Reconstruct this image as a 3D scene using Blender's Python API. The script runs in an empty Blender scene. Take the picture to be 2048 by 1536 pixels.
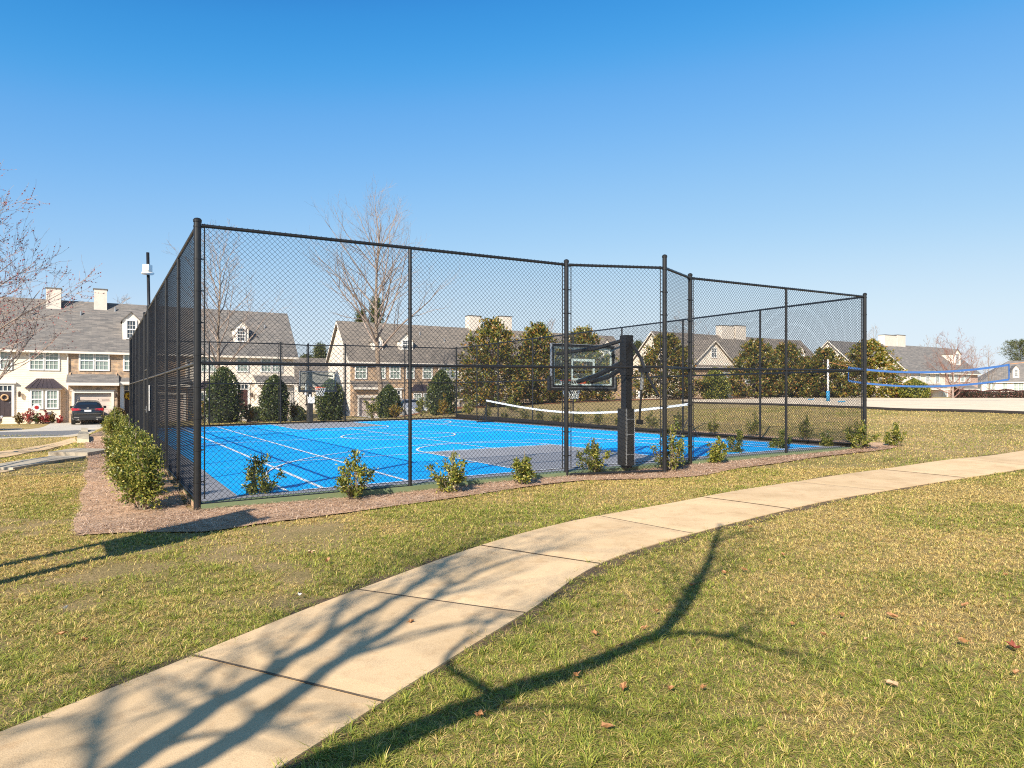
import bpy, bmesh, math, random
import numpy as np
from mathutils import Vector, Matrix
random.seed(7); rng = np.random.default_rng(7)
C = bpy.context.scene.collection
R = math.radians
F = 1360.0; CX = 1024.0; HY = 787.0; EYE = 1.45          # the survey of the photograph: focal length, centre and horizon, camera height
ANG = math.atan2(.519, .855); CU, SU = math.cos(ANG), math.sin(ANG)
X0, Y0 = -4.14, 8.95                                     # the court fence's near corner
SUN_EL = R(34.0); SUN_AZ = (-.40/1.00045, -.917/1.00045) # towards the sun
COT = 1/math.tan(SUN_EL)

def W(u, v, z=0.0):
    return Vector((X0 + CU*u - SU*v, Y0 + SU*u + CU*v, z))
def UV(x, y):
    a, b = x - X0, y - Y0
    return CU*a + SU*b, -SU*a + CU*b
def sstep(a, b, x):
    t = np.clip((x-a)/(b-a), 0, 1); return t*t*(3-2*t)
UK = [-300, -10, 0, 3, 6, 9, 13, 15.4, 22, 29, 37, 50, 900]
ZK = [-.24, -.17, -.105, -.075, -.03, .0, .06, .11, .40, .75, .95, 1.02, 1.02]
def G(x, y):
    """height of the ground"""
    u, v = UV(np.asarray(x, float), np.asarray(y, float))
    zb = np.interp(u, UK, ZK)
    zb = zb + .075*sstep(.3, 2.0, v)*sstep(-1.5, -.2, u)*(1-sstep(.0, .6, u))
    s1 = sstep(-2.8, -.45, u); s2 = sstep(15, 22, u)
    v0 = 4 + 21*s1 + 11*s2
    v1 = 26 + 19*s1 + 2*s2
    d = sstep(0, 1, (v-v0)/(v1-v0))
    z = zb*(1-d) + (-.75)*d
    z = np.where((u > .12) & (u < 15.0) & (v > .12) & (v < 22.4), np.minimum(z, .011*u-.15), z)
    return z + .012*np.sin(x*1.3+.7*y)*np.cos(y*1.1-.4*x)*np.where(np.hypot(x, y) < 40, 1, 0)
def g(x, y): return float(G(x, y))
def hit(px, py):
    """the ground point seen at a pixel of the photograph"""
    xr = (px-CX)/F; yr = -(py-HY)/F
    t = 1.5; prev = t
    while t < 400:
        if EYE + yr*t < g(xr*t, t):
            a, b = prev, t
            for _ in range(25):
                m = (a+b)/2
                if EYE + yr*m < g(xr*m, m): b = m
                else: a = m
            return Vector((xr*b, b, g(xr*b, b)))
        prev = t; t *= 1.01
    return Vector((xr*t, t, g(xr*t, t)))
def at(px, Z):
    x = (px-CX)/F*Z
    return Vector((x, Z, g(x, Z)))
def hz(py, Z): return EYE - (py-HY)/F*Z
def onV(px, V):
    """u and distance of a pixel column on the vertical plane v = V"""
    xr = (px-CX)/F
    Z = (V + SU*(-X0) + CU*Y0)/(CU - SU*xr)
    return UV(xr*Z, Z)[0], Z
def S(px, py, V):
    u, Z = onV(px, V); return u, hz(py, Z)

# ---------------------------------------------------------------- mesh builder
class MB:
    def __init__(s): s.v = []; s.f = []
    def add(s, vs, fs):
        o = len(s.v); s.v += [tuple(p) for p in vs]; s.f += [tuple(i+o for i in f) for f in fs]; return s
    def box(s, x0, x1, y0, y1, z0, z1):
        return s.add([(x0,y0,z0),(x1,y0,z0),(x1,y1,z0),(x0,y1,z0),(x0,y0,z1),(x1,y0,z1),(x1,y1,z1),(x0,y1,z1)],
              [(0,3,2,1),(4,5,6,7),(0,1,5,4),(1,2,6,5),(2,3,7,6),(3,0,4,7)])
    def prism(s, poly, axis, a, b):
        """polygon of 2-D points swept along an axis: 0 -> points are (y,z), 1 -> (x,z), 2 -> (x,y)"""
        n = len(poly)
        def P(p, t): return (t,p[0],p[1]) if axis == 0 else (p[0],t,p[1]) if axis == 1 else (p[0],p[1],t)
        vs = [P(p,a) for p in poly] + [P(p,b) for p in poly]
        fs = [tuple(range(n))[::-1], tuple(range(n,2*n))] + [(i,(i+1)%n,n+(i+1)%n,n+i) for i in range(n)]
        return s.add(vs, fs)
    def tube(s, pts, rad, k=8, cap=True):
        pts = [Vector(p) for p in pts]; n = len(pts)
        if not hasattr(rad, '__len__'): rad = [rad]*n
        vs = []; up = None
        for i in range(n):
            d = (pts[min(i+1,n-1)] - pts[max(i-1,0)])
            if d.length < 1e-9: d = Vector((0,0,1))
            d.normalize()
            if up is None:
                up = Vector((0,0,1)) if abs(d.z) < .9 else Vector((1,0,0))
            a = d.cross(up)
            if a.length < 1e-6: a = d.orthogonal()
            a.normalize(); b = d.cross(a); up = -b if False else up
            for j in range(k):
                t = 2*math.pi*j/k + math.pi/k
                vs.append(pts[i] + (a*math.cos(t) + b*math.sin(t))*rad[i])
        fs = [(i*k+j, i*k+(j+1)%k, (i+1)*k+(j+1)%k, (i+1)*k+j) for i in range(n-1) for j in range(k)]
        if cap: fs += [tuple(range(k))[::-1], tuple((n-1)*k+j for j in range(k))]
        return s.add(vs, fs)
    def lathe(s, prof, c=(0,0,0), k=14):
        vs = []; n = len(prof)
        for r, z in prof:
            for j in range(k):
                t = 2*math.pi*j/k; vs.append((c[0]+r*math.cos(t), c[1]+r*math.sin(t), c[2]+z))
        fs = [(i*k+j, i*k+(j+1)%k, (i+1)*k+(j+1)%k, (i+1)*k+j) for i in range(n-1) for j in range(k)]
        fs += [tuple(range(k))[::-1], tuple((n-1)*k+j for j in range(k))]
        return s.add(vs, fs)
    def quad(s, a, b, c, d): return s.add([a,b,c,d], [(0,1,2,3)])
    def build(s, name, m, parent=None, smooth=False, loc=None):
        me = bpy.data.meshes.new(name); me.from_pydata(s.v, [], s.f); me.update()
        if smooth: me.shade_smooth()
        return link(name, me, m, parent, loc)
def link(name, me, m, parent=None, loc=None):
    if m is not None: me.materials.append(m)
    o = bpy.data.objects.new(name, me); C.objects.link(o)
    if parent is not None: o.parent = parent
    if loc is not None: o.location = loc
    return o
def np_mesh(name, v, f, m, parent=None, col=None, loc=None):
    v = np.asarray(v, np.float32); f = np.asarray(f, np.int32); k = f.shape[1]
    me = bpy.data.meshes.new(name)
    me.vertices.add(len(v)); me.vertices.foreach_set('co', v.ravel())
    me.loops.add(f.size); me.loops.foreach_set('vertex_index', f.ravel())
    me.polygons.add(len(f)); me.polygons.foreach_set('loop_start', np.arange(0, f.size, k, dtype=np.int32))
    try: me.polygons.foreach_set('loop_total', np.full(len(f), k, np.int32))
    except Exception: pass
    me.update(calc_edges=True)
    if col is not None:
        a = me.color_attributes.new('col', 'FLOAT_COLOR', 'POINT')
        a.data.foreach_set('color', np.concatenate([col, np.ones((len(col),1))], 1).astype(np.float32).ravel())
    return link(name, me, m, parent, loc)
def tag(o, label=None, cat=None, group=None, kind=None):
    if label: o['label'] = label
    if cat: o['category'] = cat
    if group: o['group'] = group
    if kind: o['kind'] = kind
    return o
def thing(name, label, cat, loc=(0,0,0), rz=0.0, group=None):
    o = bpy.data.objects.new(name, None); C.objects.link(o)
    o.empty_display_size = .2; o.location = loc; o.rotation_euler = (0,0,rz)
    return tag(o, label, cat, group)
def dup(root, loc, rz=0.0, label=None, group=None, scale=None):
    def cp(o, par):
        c = o.copy(); C.objects.link(c)
        if par is not None: c.parent = par
        for ch in list(o.children): cp(ch, c)
        return c
    r = cp(root, None); r.location = loc; r.rotation_euler = (0,0,rz)
    if scale is not None: r.scale = scale if hasattr(scale,'__len__') else (scale,)*3
    if label: r['label'] = label
    if group: r['group'] = group
    return r

# ---------------------------------------------------------------- materials
def new_mat(name):
    m = bpy.data.materials.new(name); m.use_nodes = True
    nt = m.node_tree; b = nt.nodes['Principled BSDF']
    return m, nt, b
def N(nt, t, **kw):
    n = nt.nodes.new(t)
    for k, v in kw.items():
        if k.startswith('i_'):
            key = k[2:].replace('_', ' ')
            n.inputs[key].default_value = v
        else: setattr(n, k, v)
    return n
def ramp(nt, stops):
    r = nt.nodes.new('ShaderNodeValToRGB'); e = r.color_ramp.elements
    while len(e) < len(stops): e.new(.5)
    for i, (p, c) in enumerate(stops):
        e[i].position = p; e[i].color = (*c, 1)
    return r
def sc3(c, k): return tuple(min(1, x*k) for x in c)
def mat(name, c, rough=.6, metal=0.0, var=.12, scale=6.0, bump=0.0, bscale=40.0, coat=0.0, spec=.5):
    m, nt, b = new_mat(name); L = nt.links.new
    tc = N(nt, 'ShaderNodeTexCoord')
    n1 = N(nt, 'ShaderNodeTexNoise', i_Scale=scale, i_Detail=6.0, i_Roughness=.65)
    L(tc.outputs['Object'], n1.inputs['Vector'])
    r = ramp(nt, [(.3, sc3(c, 1-var)), (.7, sc3(c, 1+var))])
    L(n1.outputs['Fac'], r.inputs['Fac']); L(r.outputs['Color'], b.inputs['Base Color'])
    b.inputs['Roughness'].default_value = rough; b.inputs['Metallic'].default_value = metal
    b.inputs['Coat Weight'].default_value = coat; b.inputs['Specular IOR Level'].default_value = spec
    if bump:
        n2 = N(nt, 'ShaderNodeTexNoise', i_Scale=bscale, i_Detail=4.0); L(tc.outputs['Object'], n2.inputs['Vector'])
        bp = N(nt, 'ShaderNodeBump', i_Strength=bump, i_Distance=.02); L(n2.outputs['Fac'], bp.inputs['Height']); L(bp.outputs['Normal'], b.inputs['Normal'])
    return m
def leaf_mat(name, stops, rough=.45, trans=.25):
    m, nt, b = new_mat(name); L = nt.links.new
    ge = N(nt, 'ShaderNodeNewGeometry'); r = ramp(nt, stops); L(ge.outputs['Random Per Island'], r.inputs['Fac'])
    L(r.outputs['Color'], b.inputs['Base Color']); b.inputs['Roughness'].default_value = rough
    t = N(nt, 'ShaderNodeBsdfTranslucent'); L(r.outputs['Color'], t.inputs['Color'])
    mx = N(nt, 'ShaderNodeMixShader', i_Fac=trans); L(b.outputs[0], mx.inputs[1]); L(t.outputs[0], mx.inputs[2])
    L(mx.outputs[0], nt.nodes['Material Output'].inputs['Surface'])
    return m
def blade_mat(name, trans=.3, rough=.55):
    m, nt, b = new_mat(name); L = nt.links.new
    a = N(nt, 'ShaderNodeAttribute', attribute_name='col'); L(a.outputs['Color'], b.inputs['Base Color'])
    b.inputs['Roughness'].default_value = rough; b.inputs['Specular IOR Level'].default_value = .3
    t = N(nt, 'ShaderNodeBsdfTranslucent'); L(a.outputs['Color'], t.inputs['Color'])
    mx = N(nt, 'ShaderNodeMixShader', i_Fac=trans); L(b.outputs[0], mx.inputs[1]); L(t.outputs[0], mx.inputs[2])
    L(mx.outputs[0], nt.nodes['Material Output'].inputs['Surface'])
    return m
def wall_vec(nt):
    """object coordinates laid on a vertical wall: along it, and up"""
    L = nt.links.new; tc = N(nt, 'ShaderNodeTexCoord'); sp = N(nt, 'ShaderNodeSeparateXYZ'); L(tc.outputs['Object'], sp.inputs[0])
    ad = N(nt, 'ShaderNodeMath', operation='ADD'); L(sp.outputs['X'], ad.inputs[0]); L(sp.outputs['Y'], ad.inputs[1])
    cb = N(nt, 'ShaderNodeCombineXYZ'); L(ad.outputs[0], cb.inputs['X']); L(sp.outputs['Z'], cb.inputs['Y'])
    return tc, sp, cb
def siding_mat(name, c, lap=.13, vertical=False):
    m, nt, b = new_mat(name); L = nt.links.new; tc, sp, cb = wall_vec(nt)
    sep = N(nt, 'ShaderNodeSeparateXYZ'); L(cb.outputs[0], sep.inputs[0])
    mu = N(nt, 'ShaderNodeMath', operation='MULTIPLY'); mu.inputs[1].default_value = 1/lap; L(sep.outputs['X' if vertical else 'Y'], mu.inputs[0])
    fr = N(nt, 'ShaderNodeMath', operation='FRACT'); L(mu.outputs[0], fr.inputs[0])
    bp = N(nt, 'ShaderNodeBump', i_Strength=1.0, i_Distance=.025, invert=True); L(fr.outputs[0], bp.inputs['Height']); L(bp.outputs['Normal'], b.inputs['Normal'])
    n1 = N(nt, 'ShaderNodeTexNoise', i_Scale=2.0, i_Detail=5.0); L(tc.outputs['Object'], n1.inputs['Vector'])
    r = ramp(nt, [(.3, sc3(c,.92)), (.7, sc3(c,1.06))]); L(n1.outputs['Fac'], r.inputs['Fac']); L(r.outputs['Color'], b.inputs['Base Color'])
    b.inputs['Roughness'].default_value = .6
    return m
def stone_mat(name):
    m, nt, b = new_mat(name); L = nt.links.new; tc, sp, cb = wall_vec(nt)
    br = N(nt, 'ShaderNodeTexBrick', i_Scale=1.0); br.offset = .43; br.inputs['Brick Width'].default_value = .46; br.inputs['Row Height'].default_value = .17
    br.inputs['Mortar Size'].default_value = .012; br.inputs['Bias'].default_value = -.1
    nz = N(nt, 'ShaderNodeTexNoise', i_Scale=2.5, i_Detail=2.0); L(tc.outputs['Object'], nz.inputs['Vector'])
    mx = N(nt, 'ShaderNodeMixRGB', blend_type='ADD', i_Fac=.08); L(cb.outputs[0], mx.inputs[1]); L(nz.outputs['Color'], mx.inputs[2]); L(mx.outputs[0], br.inputs['Vector'])
    br.inputs['Color1'].default_value = (.50,.37,.25,1); br.inputs['Color2'].default_value = (.30,.22,.16,1); br.inputs['Mortar'].default_value = (.46,.38,.29,1)
    n2 = N(nt, 'ShaderNodeTexNoise', i_Scale=3.5, i_Detail=3.0); L(cb.outputs[0], n2.inputs['Vector'])
    r = ramp(nt, [(.35,(.75,.72,.72)), (.5,(1.05,1,.95)), (.68,(1.35,1.15,.95))]); L(n2.outputs['Fac'], r.inputs['Fac'])
    mm = N(nt, 'ShaderNodeMixRGB', blend_type='MULTIPLY', i_Fac=1.0); L(br.outputs['Color'], mm.inputs[1]); L(r.outputs['Color'], mm.inputs[2]); L(mm.outputs[0], b.inputs['Base Color'])
    bp = N(nt, 'ShaderNodeBump', i_Strength=.7, i_Distance=.03, invert=True); L(br.outputs['Fac'], bp.inputs['Height']); L(bp.outputs['Normal'], b.inputs['Normal'])
    b.inputs['Roughness'].default_value = .85
    return m
def shingle_mat(name, c, c2):
    m, nt, b = new_mat(name); L = nt.links.new
    tc = N(nt, 'ShaderNodeTexCoord'); sp = N(nt, 'ShaderNodeSeparateXYZ'); L(tc.outputs['Object'], sp.inputs[0])
    cb = N(nt, 'ShaderNodeCombineXYZ'); L(sp.outputs['X'], cb.inputs['X']); L(sp.outputs['Z'], cb.inputs['Y'])
    br = N(nt, 'ShaderNodeTexBrick', i_Scale=1.0); br.offset = .37; br.inputs['Brick Width'].default_value = .55; br.inputs['Row Height'].default_value = .1
    br.inputs['Mortar Size'].default_value = .004; br.inputs['Bias'].default_value = 0
    br.inputs['Color1'].default_value = (*c,1); br.inputs['Color2'].default_value = (*c2,1); br.inputs['Mortar'].default_value = (*sc3(c2,.6),1)
    L(cb.outputs[0], br.inputs['Vector'])
    mp = N(nt, 'ShaderNodeMapping'); mp.inputs['Scale'].default_value = (.9,1.5,4.5); L(tc.outputs['Object'], mp.inputs['Vector'])
    n2 = N(nt, 'ShaderNodeTexNoise', i_Scale=1.6, i_Detail=6.0, i_Roughness=.7); L(mp.outputs[0], n2.inputs['Vector'])
    r = ramp(nt, [(.3,(.62,.63,.66)), (.7,(1.34,1.3,1.24))]); L(n2.outputs['Fac'], r.inputs['Fac'])
    mm = N(nt, 'ShaderNodeMixRGB', blend_type='MULTIPLY', i_Fac=1.0); L(br.outputs['Color'], mm.inputs[1]); L(r.outputs['Color'], mm.inputs[2]); L(mm.outputs[0], b.inputs['Base Color'])
    bp = N(nt, 'ShaderNodeBump', i_Strength=.4, i_Distance=.02); L(br.outputs['Color'], bp.inputs['Height']); L(bp.outputs['Normal'], b.inputs['Normal'])
    b.inputs['Roughness'].default_value = .9
    return m
def pane_mat(name, blind):
    m, nt, b = new_mat(name); L = nt.links.new; tc, sp, cb = wall_vec(nt)
    mu = N(nt, 'ShaderNodeMath', operation='MULTIPLY'); mu.inputs[1].default_value = 1/.06; L(sp.outputs['Z'], mu.inputs[0])
    fr = N(nt, 'ShaderNodeMath', operation='FRACT'); L(mu.outputs[0], fr.inputs[0])
    r = ramp(nt, [(.0, sc3(blind,.7)), (.45, blind), (.9, sc3(blind,1.1))]); L(fr.outputs[0], r.inputs['Fac'])
    L(r.outputs['Color'], b.inputs['Base Color'])
    b.inputs['Roughness'].default_value = .3; b.inputs['Coat Weight'].default_value = 1.0; b.inputs['Coat Roughness'].default_value = .02
    return m
def concrete_mat(name, c, stain, panels=False):
    m, nt, b = new_mat(name); L = nt.links.new
    ge = N(nt, 'ShaderNodeNewGeometry')
    n1 = N(nt, 'ShaderNodeTexNoise', i_Scale=1.4, i_Detail=8.0, i_Roughness=.6); L(ge.outputs['Position'], n1.inputs['Vector'])
    r = ramp(nt, [(.3, stain), (.52, c), (.75, sc3(c,1.12))]); L(n1.outputs['Fac'], r.inputs['Fac'])
    n2 = N(nt, 'ShaderNodeTexNoise', i_Scale=160.0, i_Detail=3.0); L(ge.outputs['Position'], n2.inputs['Vector'])
    r2 = ramp(nt, [(.3,(.78,.77,.76)), (.62,(1.06,1.06,1.06))]); L(n2.outputs['Fac'], r2.inputs['Fac'])
    mm = N(nt, 'ShaderNodeMixRGB', blend_type='MULTIPLY', i_Fac=.8); L(r.outputs['Color'], mm.inputs[1]); L(r2.outputs['Color'], mm.inputs[2]); L(mm.outputs[0], b.inputs['Base Color'])
    if panels:                                            # each poured panel has a tone of its own, and old stains
        r3 = ramp(nt, [(0,(.88,.87,.86)), (1,(1.06,1.05,1.04))]); L(ge.outputs['Random Per Island'], r3.inputs['Fac'])
        m2 = N(nt, 'ShaderNodeMixRGB', blend_type='MULTIPLY', i_Fac=1.0); L(mm.outputs[0], m2.inputs[1]); L(r3.outputs['Color'], m2.inputs[2])
        n4 = N(nt, 'ShaderNodeTexNoise', i_Scale=5.0, i_Detail=8.0, i_Roughness=.7); L(ge.outputs['Position'], n4.inputs['Vector'])
        r4 = ramp(nt, [(.34,(.80,.74,.68)), (.48,(1,1,1))]); L(n4.outputs['Fac'], r4.inputs['Fac'])
        mm = N(nt, 'ShaderNodeMixRGB', blend_type='MULTIPLY', i_Fac=.7); L(m2.outputs[0], mm.inputs[1]); L(r4.outputs['Color'], mm.inputs[2]); L(mm.outputs[0], b.inputs['Base Color'])
    bp = N(nt, 'ShaderNodeBump', i_Strength=.35, i_Distance=.004); L(n2.outputs['Fac'], bp.inputs['Height']); L(bp.outputs['Normal'], b.inputs['Normal'])
    b.inputs['Roughness'].default_value = .85
    return m
def ground_mat():
    m, nt, b = new_mat('lawn_ground'); L = nt.links.new
    ge = N(nt, 'ShaderNodeNewGeometry')
    def nz(s, d=6.0, ro=.6):
        n = N(nt, 'ShaderNodeTexNoise', i_Scale=s, i_Detail=d, i_Roughness=ro); L(ge.outputs['Position'], n.inputs['Vector']); return n
    big, mid, fine = nz(.22, 4), nz(1.5, 6), nz(42.0, 8, .8)
    straw = ramp(nt, [(.3,(.25,.165,.085)), (.5,(.47,.335,.165)), (.7,(.70,.53,.28))]); L(fine.outputs['Fac'], straw.inputs['Fac'])
    green = ramp(nt, [(.3,(.12,.115,.03)), (.5,(.26,.22,.07)), (.7,(.44,.36,.14))]); L(fine.outputs['Fac'], green.inputs['Fac'])
    mk = ramp(nt, [(.4,(0,0,0)), (.62,(1,1,1))]); L(big.outputs['Fac'], mk.inputs['Fac'])
    mk2 = ramp(nt, [(.4,(0,0,0)), (.64,(.75,.75,.75))]); L(mid.outputs['Fac'], mk2.inputs['Fac'])
    ad = N(nt, 'ShaderNodeMixRGB', blend_type='MIX', i_Fac=.5); L(mk.outputs['Color'], ad.inputs[1]); L(mk2.outputs['Color'], ad.inputs[2])
    mx = N(nt, 'ShaderNodeMixRGB'); L(ad.outputs[0], mx.inputs['Fac']); L(straw.outputs['Color'], mx.inputs[1]); L(green.outputs['Color'], mx.inputs[2])
    L(mx.outputs[0], b.inputs['Base Color']); b.inputs['Roughness'].default_value = .95; b.inputs['Specular IOR Level'].default_value = .1
    bp = N(nt, 'ShaderNodeBump', i_Strength=.9, i_Distance=.05); L(fine.outputs['Fac'], bp.inputs['Height']); L(bp.outputs['Normal'], b.inputs['Normal'])
    return m
def mulch_mat(name, a, c, d):
    m, nt, b = new_mat(name); L = nt.links.new
    ge = N(nt, 'ShaderNodeNewGeometry')
    n1 = N(nt, 'ShaderNodeTexNoise', i_Scale=38.0, i_Detail=6.0, i_Roughness=.75); L(ge.outputs['Position'], n1.inputs['Vector'])
    n2 = N(nt, 'ShaderNodeTexNoise', i_Scale=1.7, i_Detail=4.0); L(ge.outputs['Position'], n2.inputs['Vector'])
    r = ramp(nt, [(.3,a), (.5,c), (.72,d)]); L(n1.outputs['Fac'], r.inputs['Fac'])
    r2 = ramp(nt, [(.35,(.75,.72,.7)), (.65,(1.15,1.1,1.08))]); L(n2.outputs['Fac'], r2.inputs['Fac'])
    mm = N(nt, 'ShaderNodeMixRGB', blend_type='MULTIPLY', i_Fac=1.0); L(r.outputs['Color'], mm.inputs[1]); L(r2.outputs['Color'], mm.inputs[2]); L(mm.outputs[0], b.inputs['Base Color'])
    bp = N(nt, 'ShaderNodeBump', i_Strength=1.0, i_Distance=.03); L(n1.outputs['Fac'], bp.inputs['Height']); L(bp.outputs['Normal'], b.inputs['Normal'])
    b.inputs['Roughness'].default_value = .95
    return m
def court_mat(name, c):
    m, nt, b = new_mat(name); L = nt.links.new; ge = N(nt, 'ShaderNodeNewGeometry')
    n1 = N(nt, 'ShaderNodeTexNoise', i_Scale=.55, i_Detail=5.0); L(ge.outputs['Position'], n1.inputs['Vector'])
    r1 = ramp(nt, [(.3, sc3(c,.88)), (.7, sc3(c,1.05))]); L(n1.outputs['Fac'], r1.inputs['Fac'])
    n2 = N(nt, 'ShaderNodeTexNoise', i_Scale=3.2, i_Detail=9.0, i_Roughness=.75); L(ge.outputs['Position'], n2.inputs['Vector'])
    r2 = ramp(nt, [(.56,(0,0,0)), (.76,(.45,.45,.45))]); L(n2.outputs['Fac'], r2.inputs['Fac'])   # scuffs and dust
    mx = N(nt, 'ShaderNodeMixRGB'); L(r2.outputs['Color'], mx.inputs['Fac']); L(r1.outputs['Color'], mx.inputs[1]); mx.inputs[2].default_value = (.30,.42,.55,1)
    L(mx.outputs[0], b.inputs['Base Color']); b.inputs['Roughness'].default_value = .6; b.inputs['Specular IOR Level'].default_value = .25
    n3 = N(nt, 'ShaderNodeTexNoise', i_Scale=160.0); L(ge.outputs['Position'], n3.inputs['Vector'])
    bp = N(nt, 'ShaderNodeBump', i_Strength=.1, i_Distance=.004); L(n3.outputs['Fac'], bp.inputs['Height']); L(bp.outputs['Normal'], b.inputs['Normal'])
    return m
M = {}
M['ground'] = ground_mat()
M['blade'] = blade_mat('grass_blade', .28)
M['straw'] = blade_mat('pine_straw', .1)
M['path'] = concrete_mat('path_concrete', (.70,.50,.285), (.57,.40,.215), True)
M['drive'] = concrete_mat('drive_concrete', (.54,.49,.42), (.44,.39,.33))
M['slab'] = concrete_mat('wall_concrete', (.42,.365,.28), (.27,.22,.16))
M['asphalt'] = mat('asphalt', (.16,.16,.165), .9, var=.15, scale=8, bump=.3, bscale=80)
M['mulch'] = mulch_mat('pine_straw_mulch', (.28,.16,.085), (.62,.41,.25), (.82,.59,.39))
M['mulch2'] = mulch_mat('red_mulch', (.2,.08,.035), (.38,.17,.075), (.45,.25,.13))
M['sand'] = concrete_mat('sand', (.74,.60,.43), (.64,.51,.36))
M['blue'] = court_mat('court_blue', (.001,.42,.95))
M['grey'] = mat('court_grey', (.29,.285,.30), .55, var=.07, scale=1.5, bump=.06, bscale=150)
M['green'] = mat('court_green', (.16,.2,.1), .6, var=.1, scale=2.0, bump=.06, bscale=150)
M['line'] = mat('court_white', (.78,.8,.82), .5, var=.05, scale=4)
M['slabside'] = mat('slab_edge', (.25,.24,.22), .9, var=.2, scale=5, bump=.3)
M['black'] = mat('black_coating', (.013,.013,.014), .38, var=.3, scale=9, spec=.5)
M['wire'] = mat('black_wire', (.008,.008,.009), .5, var=.2, scale=3)
M['edgesoil'] = mulch_mat('edge_soil', (.06,.04,.022), (.15,.1,.055), (.3,.2,.11))
M['soil'] = mat('joint_shade', (.13,.09,.055), .95, var=.3, scale=12, bump=.5)  # dark fill whose colour stands in for the shade in the path grooves
M['pad'] = mat('black_pad', (.02,.019,.018), .6, var=.45, scale=7, bump=.25, bscale=25)
M['steel'] = mat('grey_steel', (.42,.43,.44), .4, .7, var=.2, scale=20)
M['white'] = mat('white_paint', (.78,.76,.72), .5, var=.06, scale=5)
M['cream'] = siding_mat('cream_siding', (.80,.68,.53))
M['pale'] = siding_mat('pale_siding', (.80,.70,.58))
M['tan'] = siding_mat('tan_siding', (.55,.4,.23))
M['pink'] = siding_mat('pink_siding', (.52,.37,.29))
M['board'] = siding_mat('chimney_board', (.76,.67,.57), .3, True)
M['capmetal'] = mat('chimney_cap_metal', (.2,.2,.2), .5, .3)
M['trim'] = mat('cream_trim', (.80,.72,.62), .5, var=.05, scale=3)
M['stone'] = stone_mat('stone_veneer')
M['shingle'] = shingle_mat('grey_shingle', (.215,.195,.178), (.145,.138,.132))
M['shingle2'] = shingle_mat('brown_shingle', (.235,.2,.168), (.165,.145,.125))
M['metalroof'] = mat('bay_roof_metal', (.085,.07,.085), .35, .5, var=.15, scale=2)
M['pane'] = pane_mat('pane_blinds', (.25,.31,.27))
M['dpane'] = pane_mat('pane_dark', (.03,.045,.06))
M['door'] = mat('brown_door', (.065,.048,.05), .45, var=.15)
M['reddoor'] = mat('maroon_door', (.08,.03,.025), .45, var=.15)
M['garage'] = siding_mat('garage_door', (.62,.5,.42), .5)
M['bark'] = mat('grey_bark', (.25,.19,.14), .9, var=.35, scale=8, bump=.6, bscale=25)
M['twig'] = mat('pale_twig', (.29,.225,.185), .85, var=.3, scale=5)
M['bud'] = leaf_mat('red_buds', [(0,(.2,.03,.03)), (1,(.36,.09,.09))], .6, .1)
M['redtwig'] = mat('red_twig', (.23,.125,.095), .85, var=.3, scale=5)
M['darkbark'] = mat('dark_bark', (.09,.065,.05), .9, var=.3, scale=8, bump=.5, bscale=25)
M['stem'] = mat('shrub_stem', (.22,.17,.12), .85, var=.3, scale=9)
M['holly'] = leaf_mat('holly_leaf', [(0,(.05,.08,.015)), (.4,(.15,.185,.028)), (.8,(.34,.32,.055)), (1,(.5,.40,.10))], .46, .28)
M['hollyd'] = leaf_mat('clipped_holly_leaf', [(0,(.025,.045,.013)), (.6,(.07,.1,.024)), (1,(.2,.21,.06))], .4, .15)
M['magnolia'] = leaf_mat('magnolia_leaf', [(0,(.04,.062,.01)), (.35,(.115,.14,.02)), (.62,(.27,.235,.035)), (.84,(.36,.23,.05)), (1,(.34,.145,.04))], .4, .2)
M['pine'] = leaf_mat('pine_needles', [(0,(.04,.06,.015)), (.6,(.10,.12,.03)), (1,(.2,.18,.05))], .6, .25)
M['yellowleaf'] = leaf_mat('yellow_shrub_leaf', [(0,(.1,.12,.02)), (.5,(.28,.2,.03)), (1,(.4,.2,.03))], .5, .25)
M['redleaf'] = leaf_mat('red_shrub_leaf', [(0,(.22,.025,.03)), (.6,(.4,.05,.05)), (1,(.5,.14,.1))], .5, .2)
M['burgundy'] = leaf_mat('burgundy_hedge_leaf', [(0,(.06,.02,.02)), (.6,(.13,.05,.04)), (1,(.2,.1,.06))], .5, .15)
M['brownleaf'] = leaf_mat('brown_bush_leaf', [(0,(.1,.07,.02)), (1,(.24,.16,.05))], .5, .15)
M['deadleaf'] = mat('dead_leaf', (.40,.20,.085), .7, var=.3, scale=20)
M['paleleaf'] = mat('pale_dead_leaf', (.50,.32,.18), .7, var=.15, scale=20)
M['redfall'] = mat('red_dead_leaf', (.22,.05,.025), .65, var=.3, scale=20)
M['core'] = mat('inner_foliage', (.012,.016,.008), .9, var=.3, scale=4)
M['orange'] = mat('orange_rim', (.65,.10,.025), .45, var=.1)
M['netw'] = mat('white_cord', (.75,.73,.7), .7, var=.08)
M['blueband'] = mat('blue_net_band', (.012,.085,.28), .6, var=.12)
M['bluepad'] = mat('blue_pad', (.03,.25,.48), .5, var=.12)
M['rope'] = mat('orange_rope', (.6,.25,.08), .7)
M['paint'] = mat('dark_car_paint', (.02,.023,.028), .25, .3, var=.1, coat=1.0)
M['silver'] = mat('silver_car_paint', (.55,.55,.57), .3, .5, var=.05, coat=1.0)
M['carglass'] = mat('car_glass', (.012,.016,.022), .06, var=.1, coat=1.0)
M['tyre'] = mat('tyre', (.018,.018,.018), .8, var=.2)
M['chrome'] = mat('chrome', (.7,.7,.72), .15, 1.0, var=.03)
M['tail'] = mat('tail_light', (.42,.012,.02), .15, var=.1, coat=1.0)
M['plate'] = mat('plate_white', (.75,.76,.8), .4, var=.05)
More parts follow.
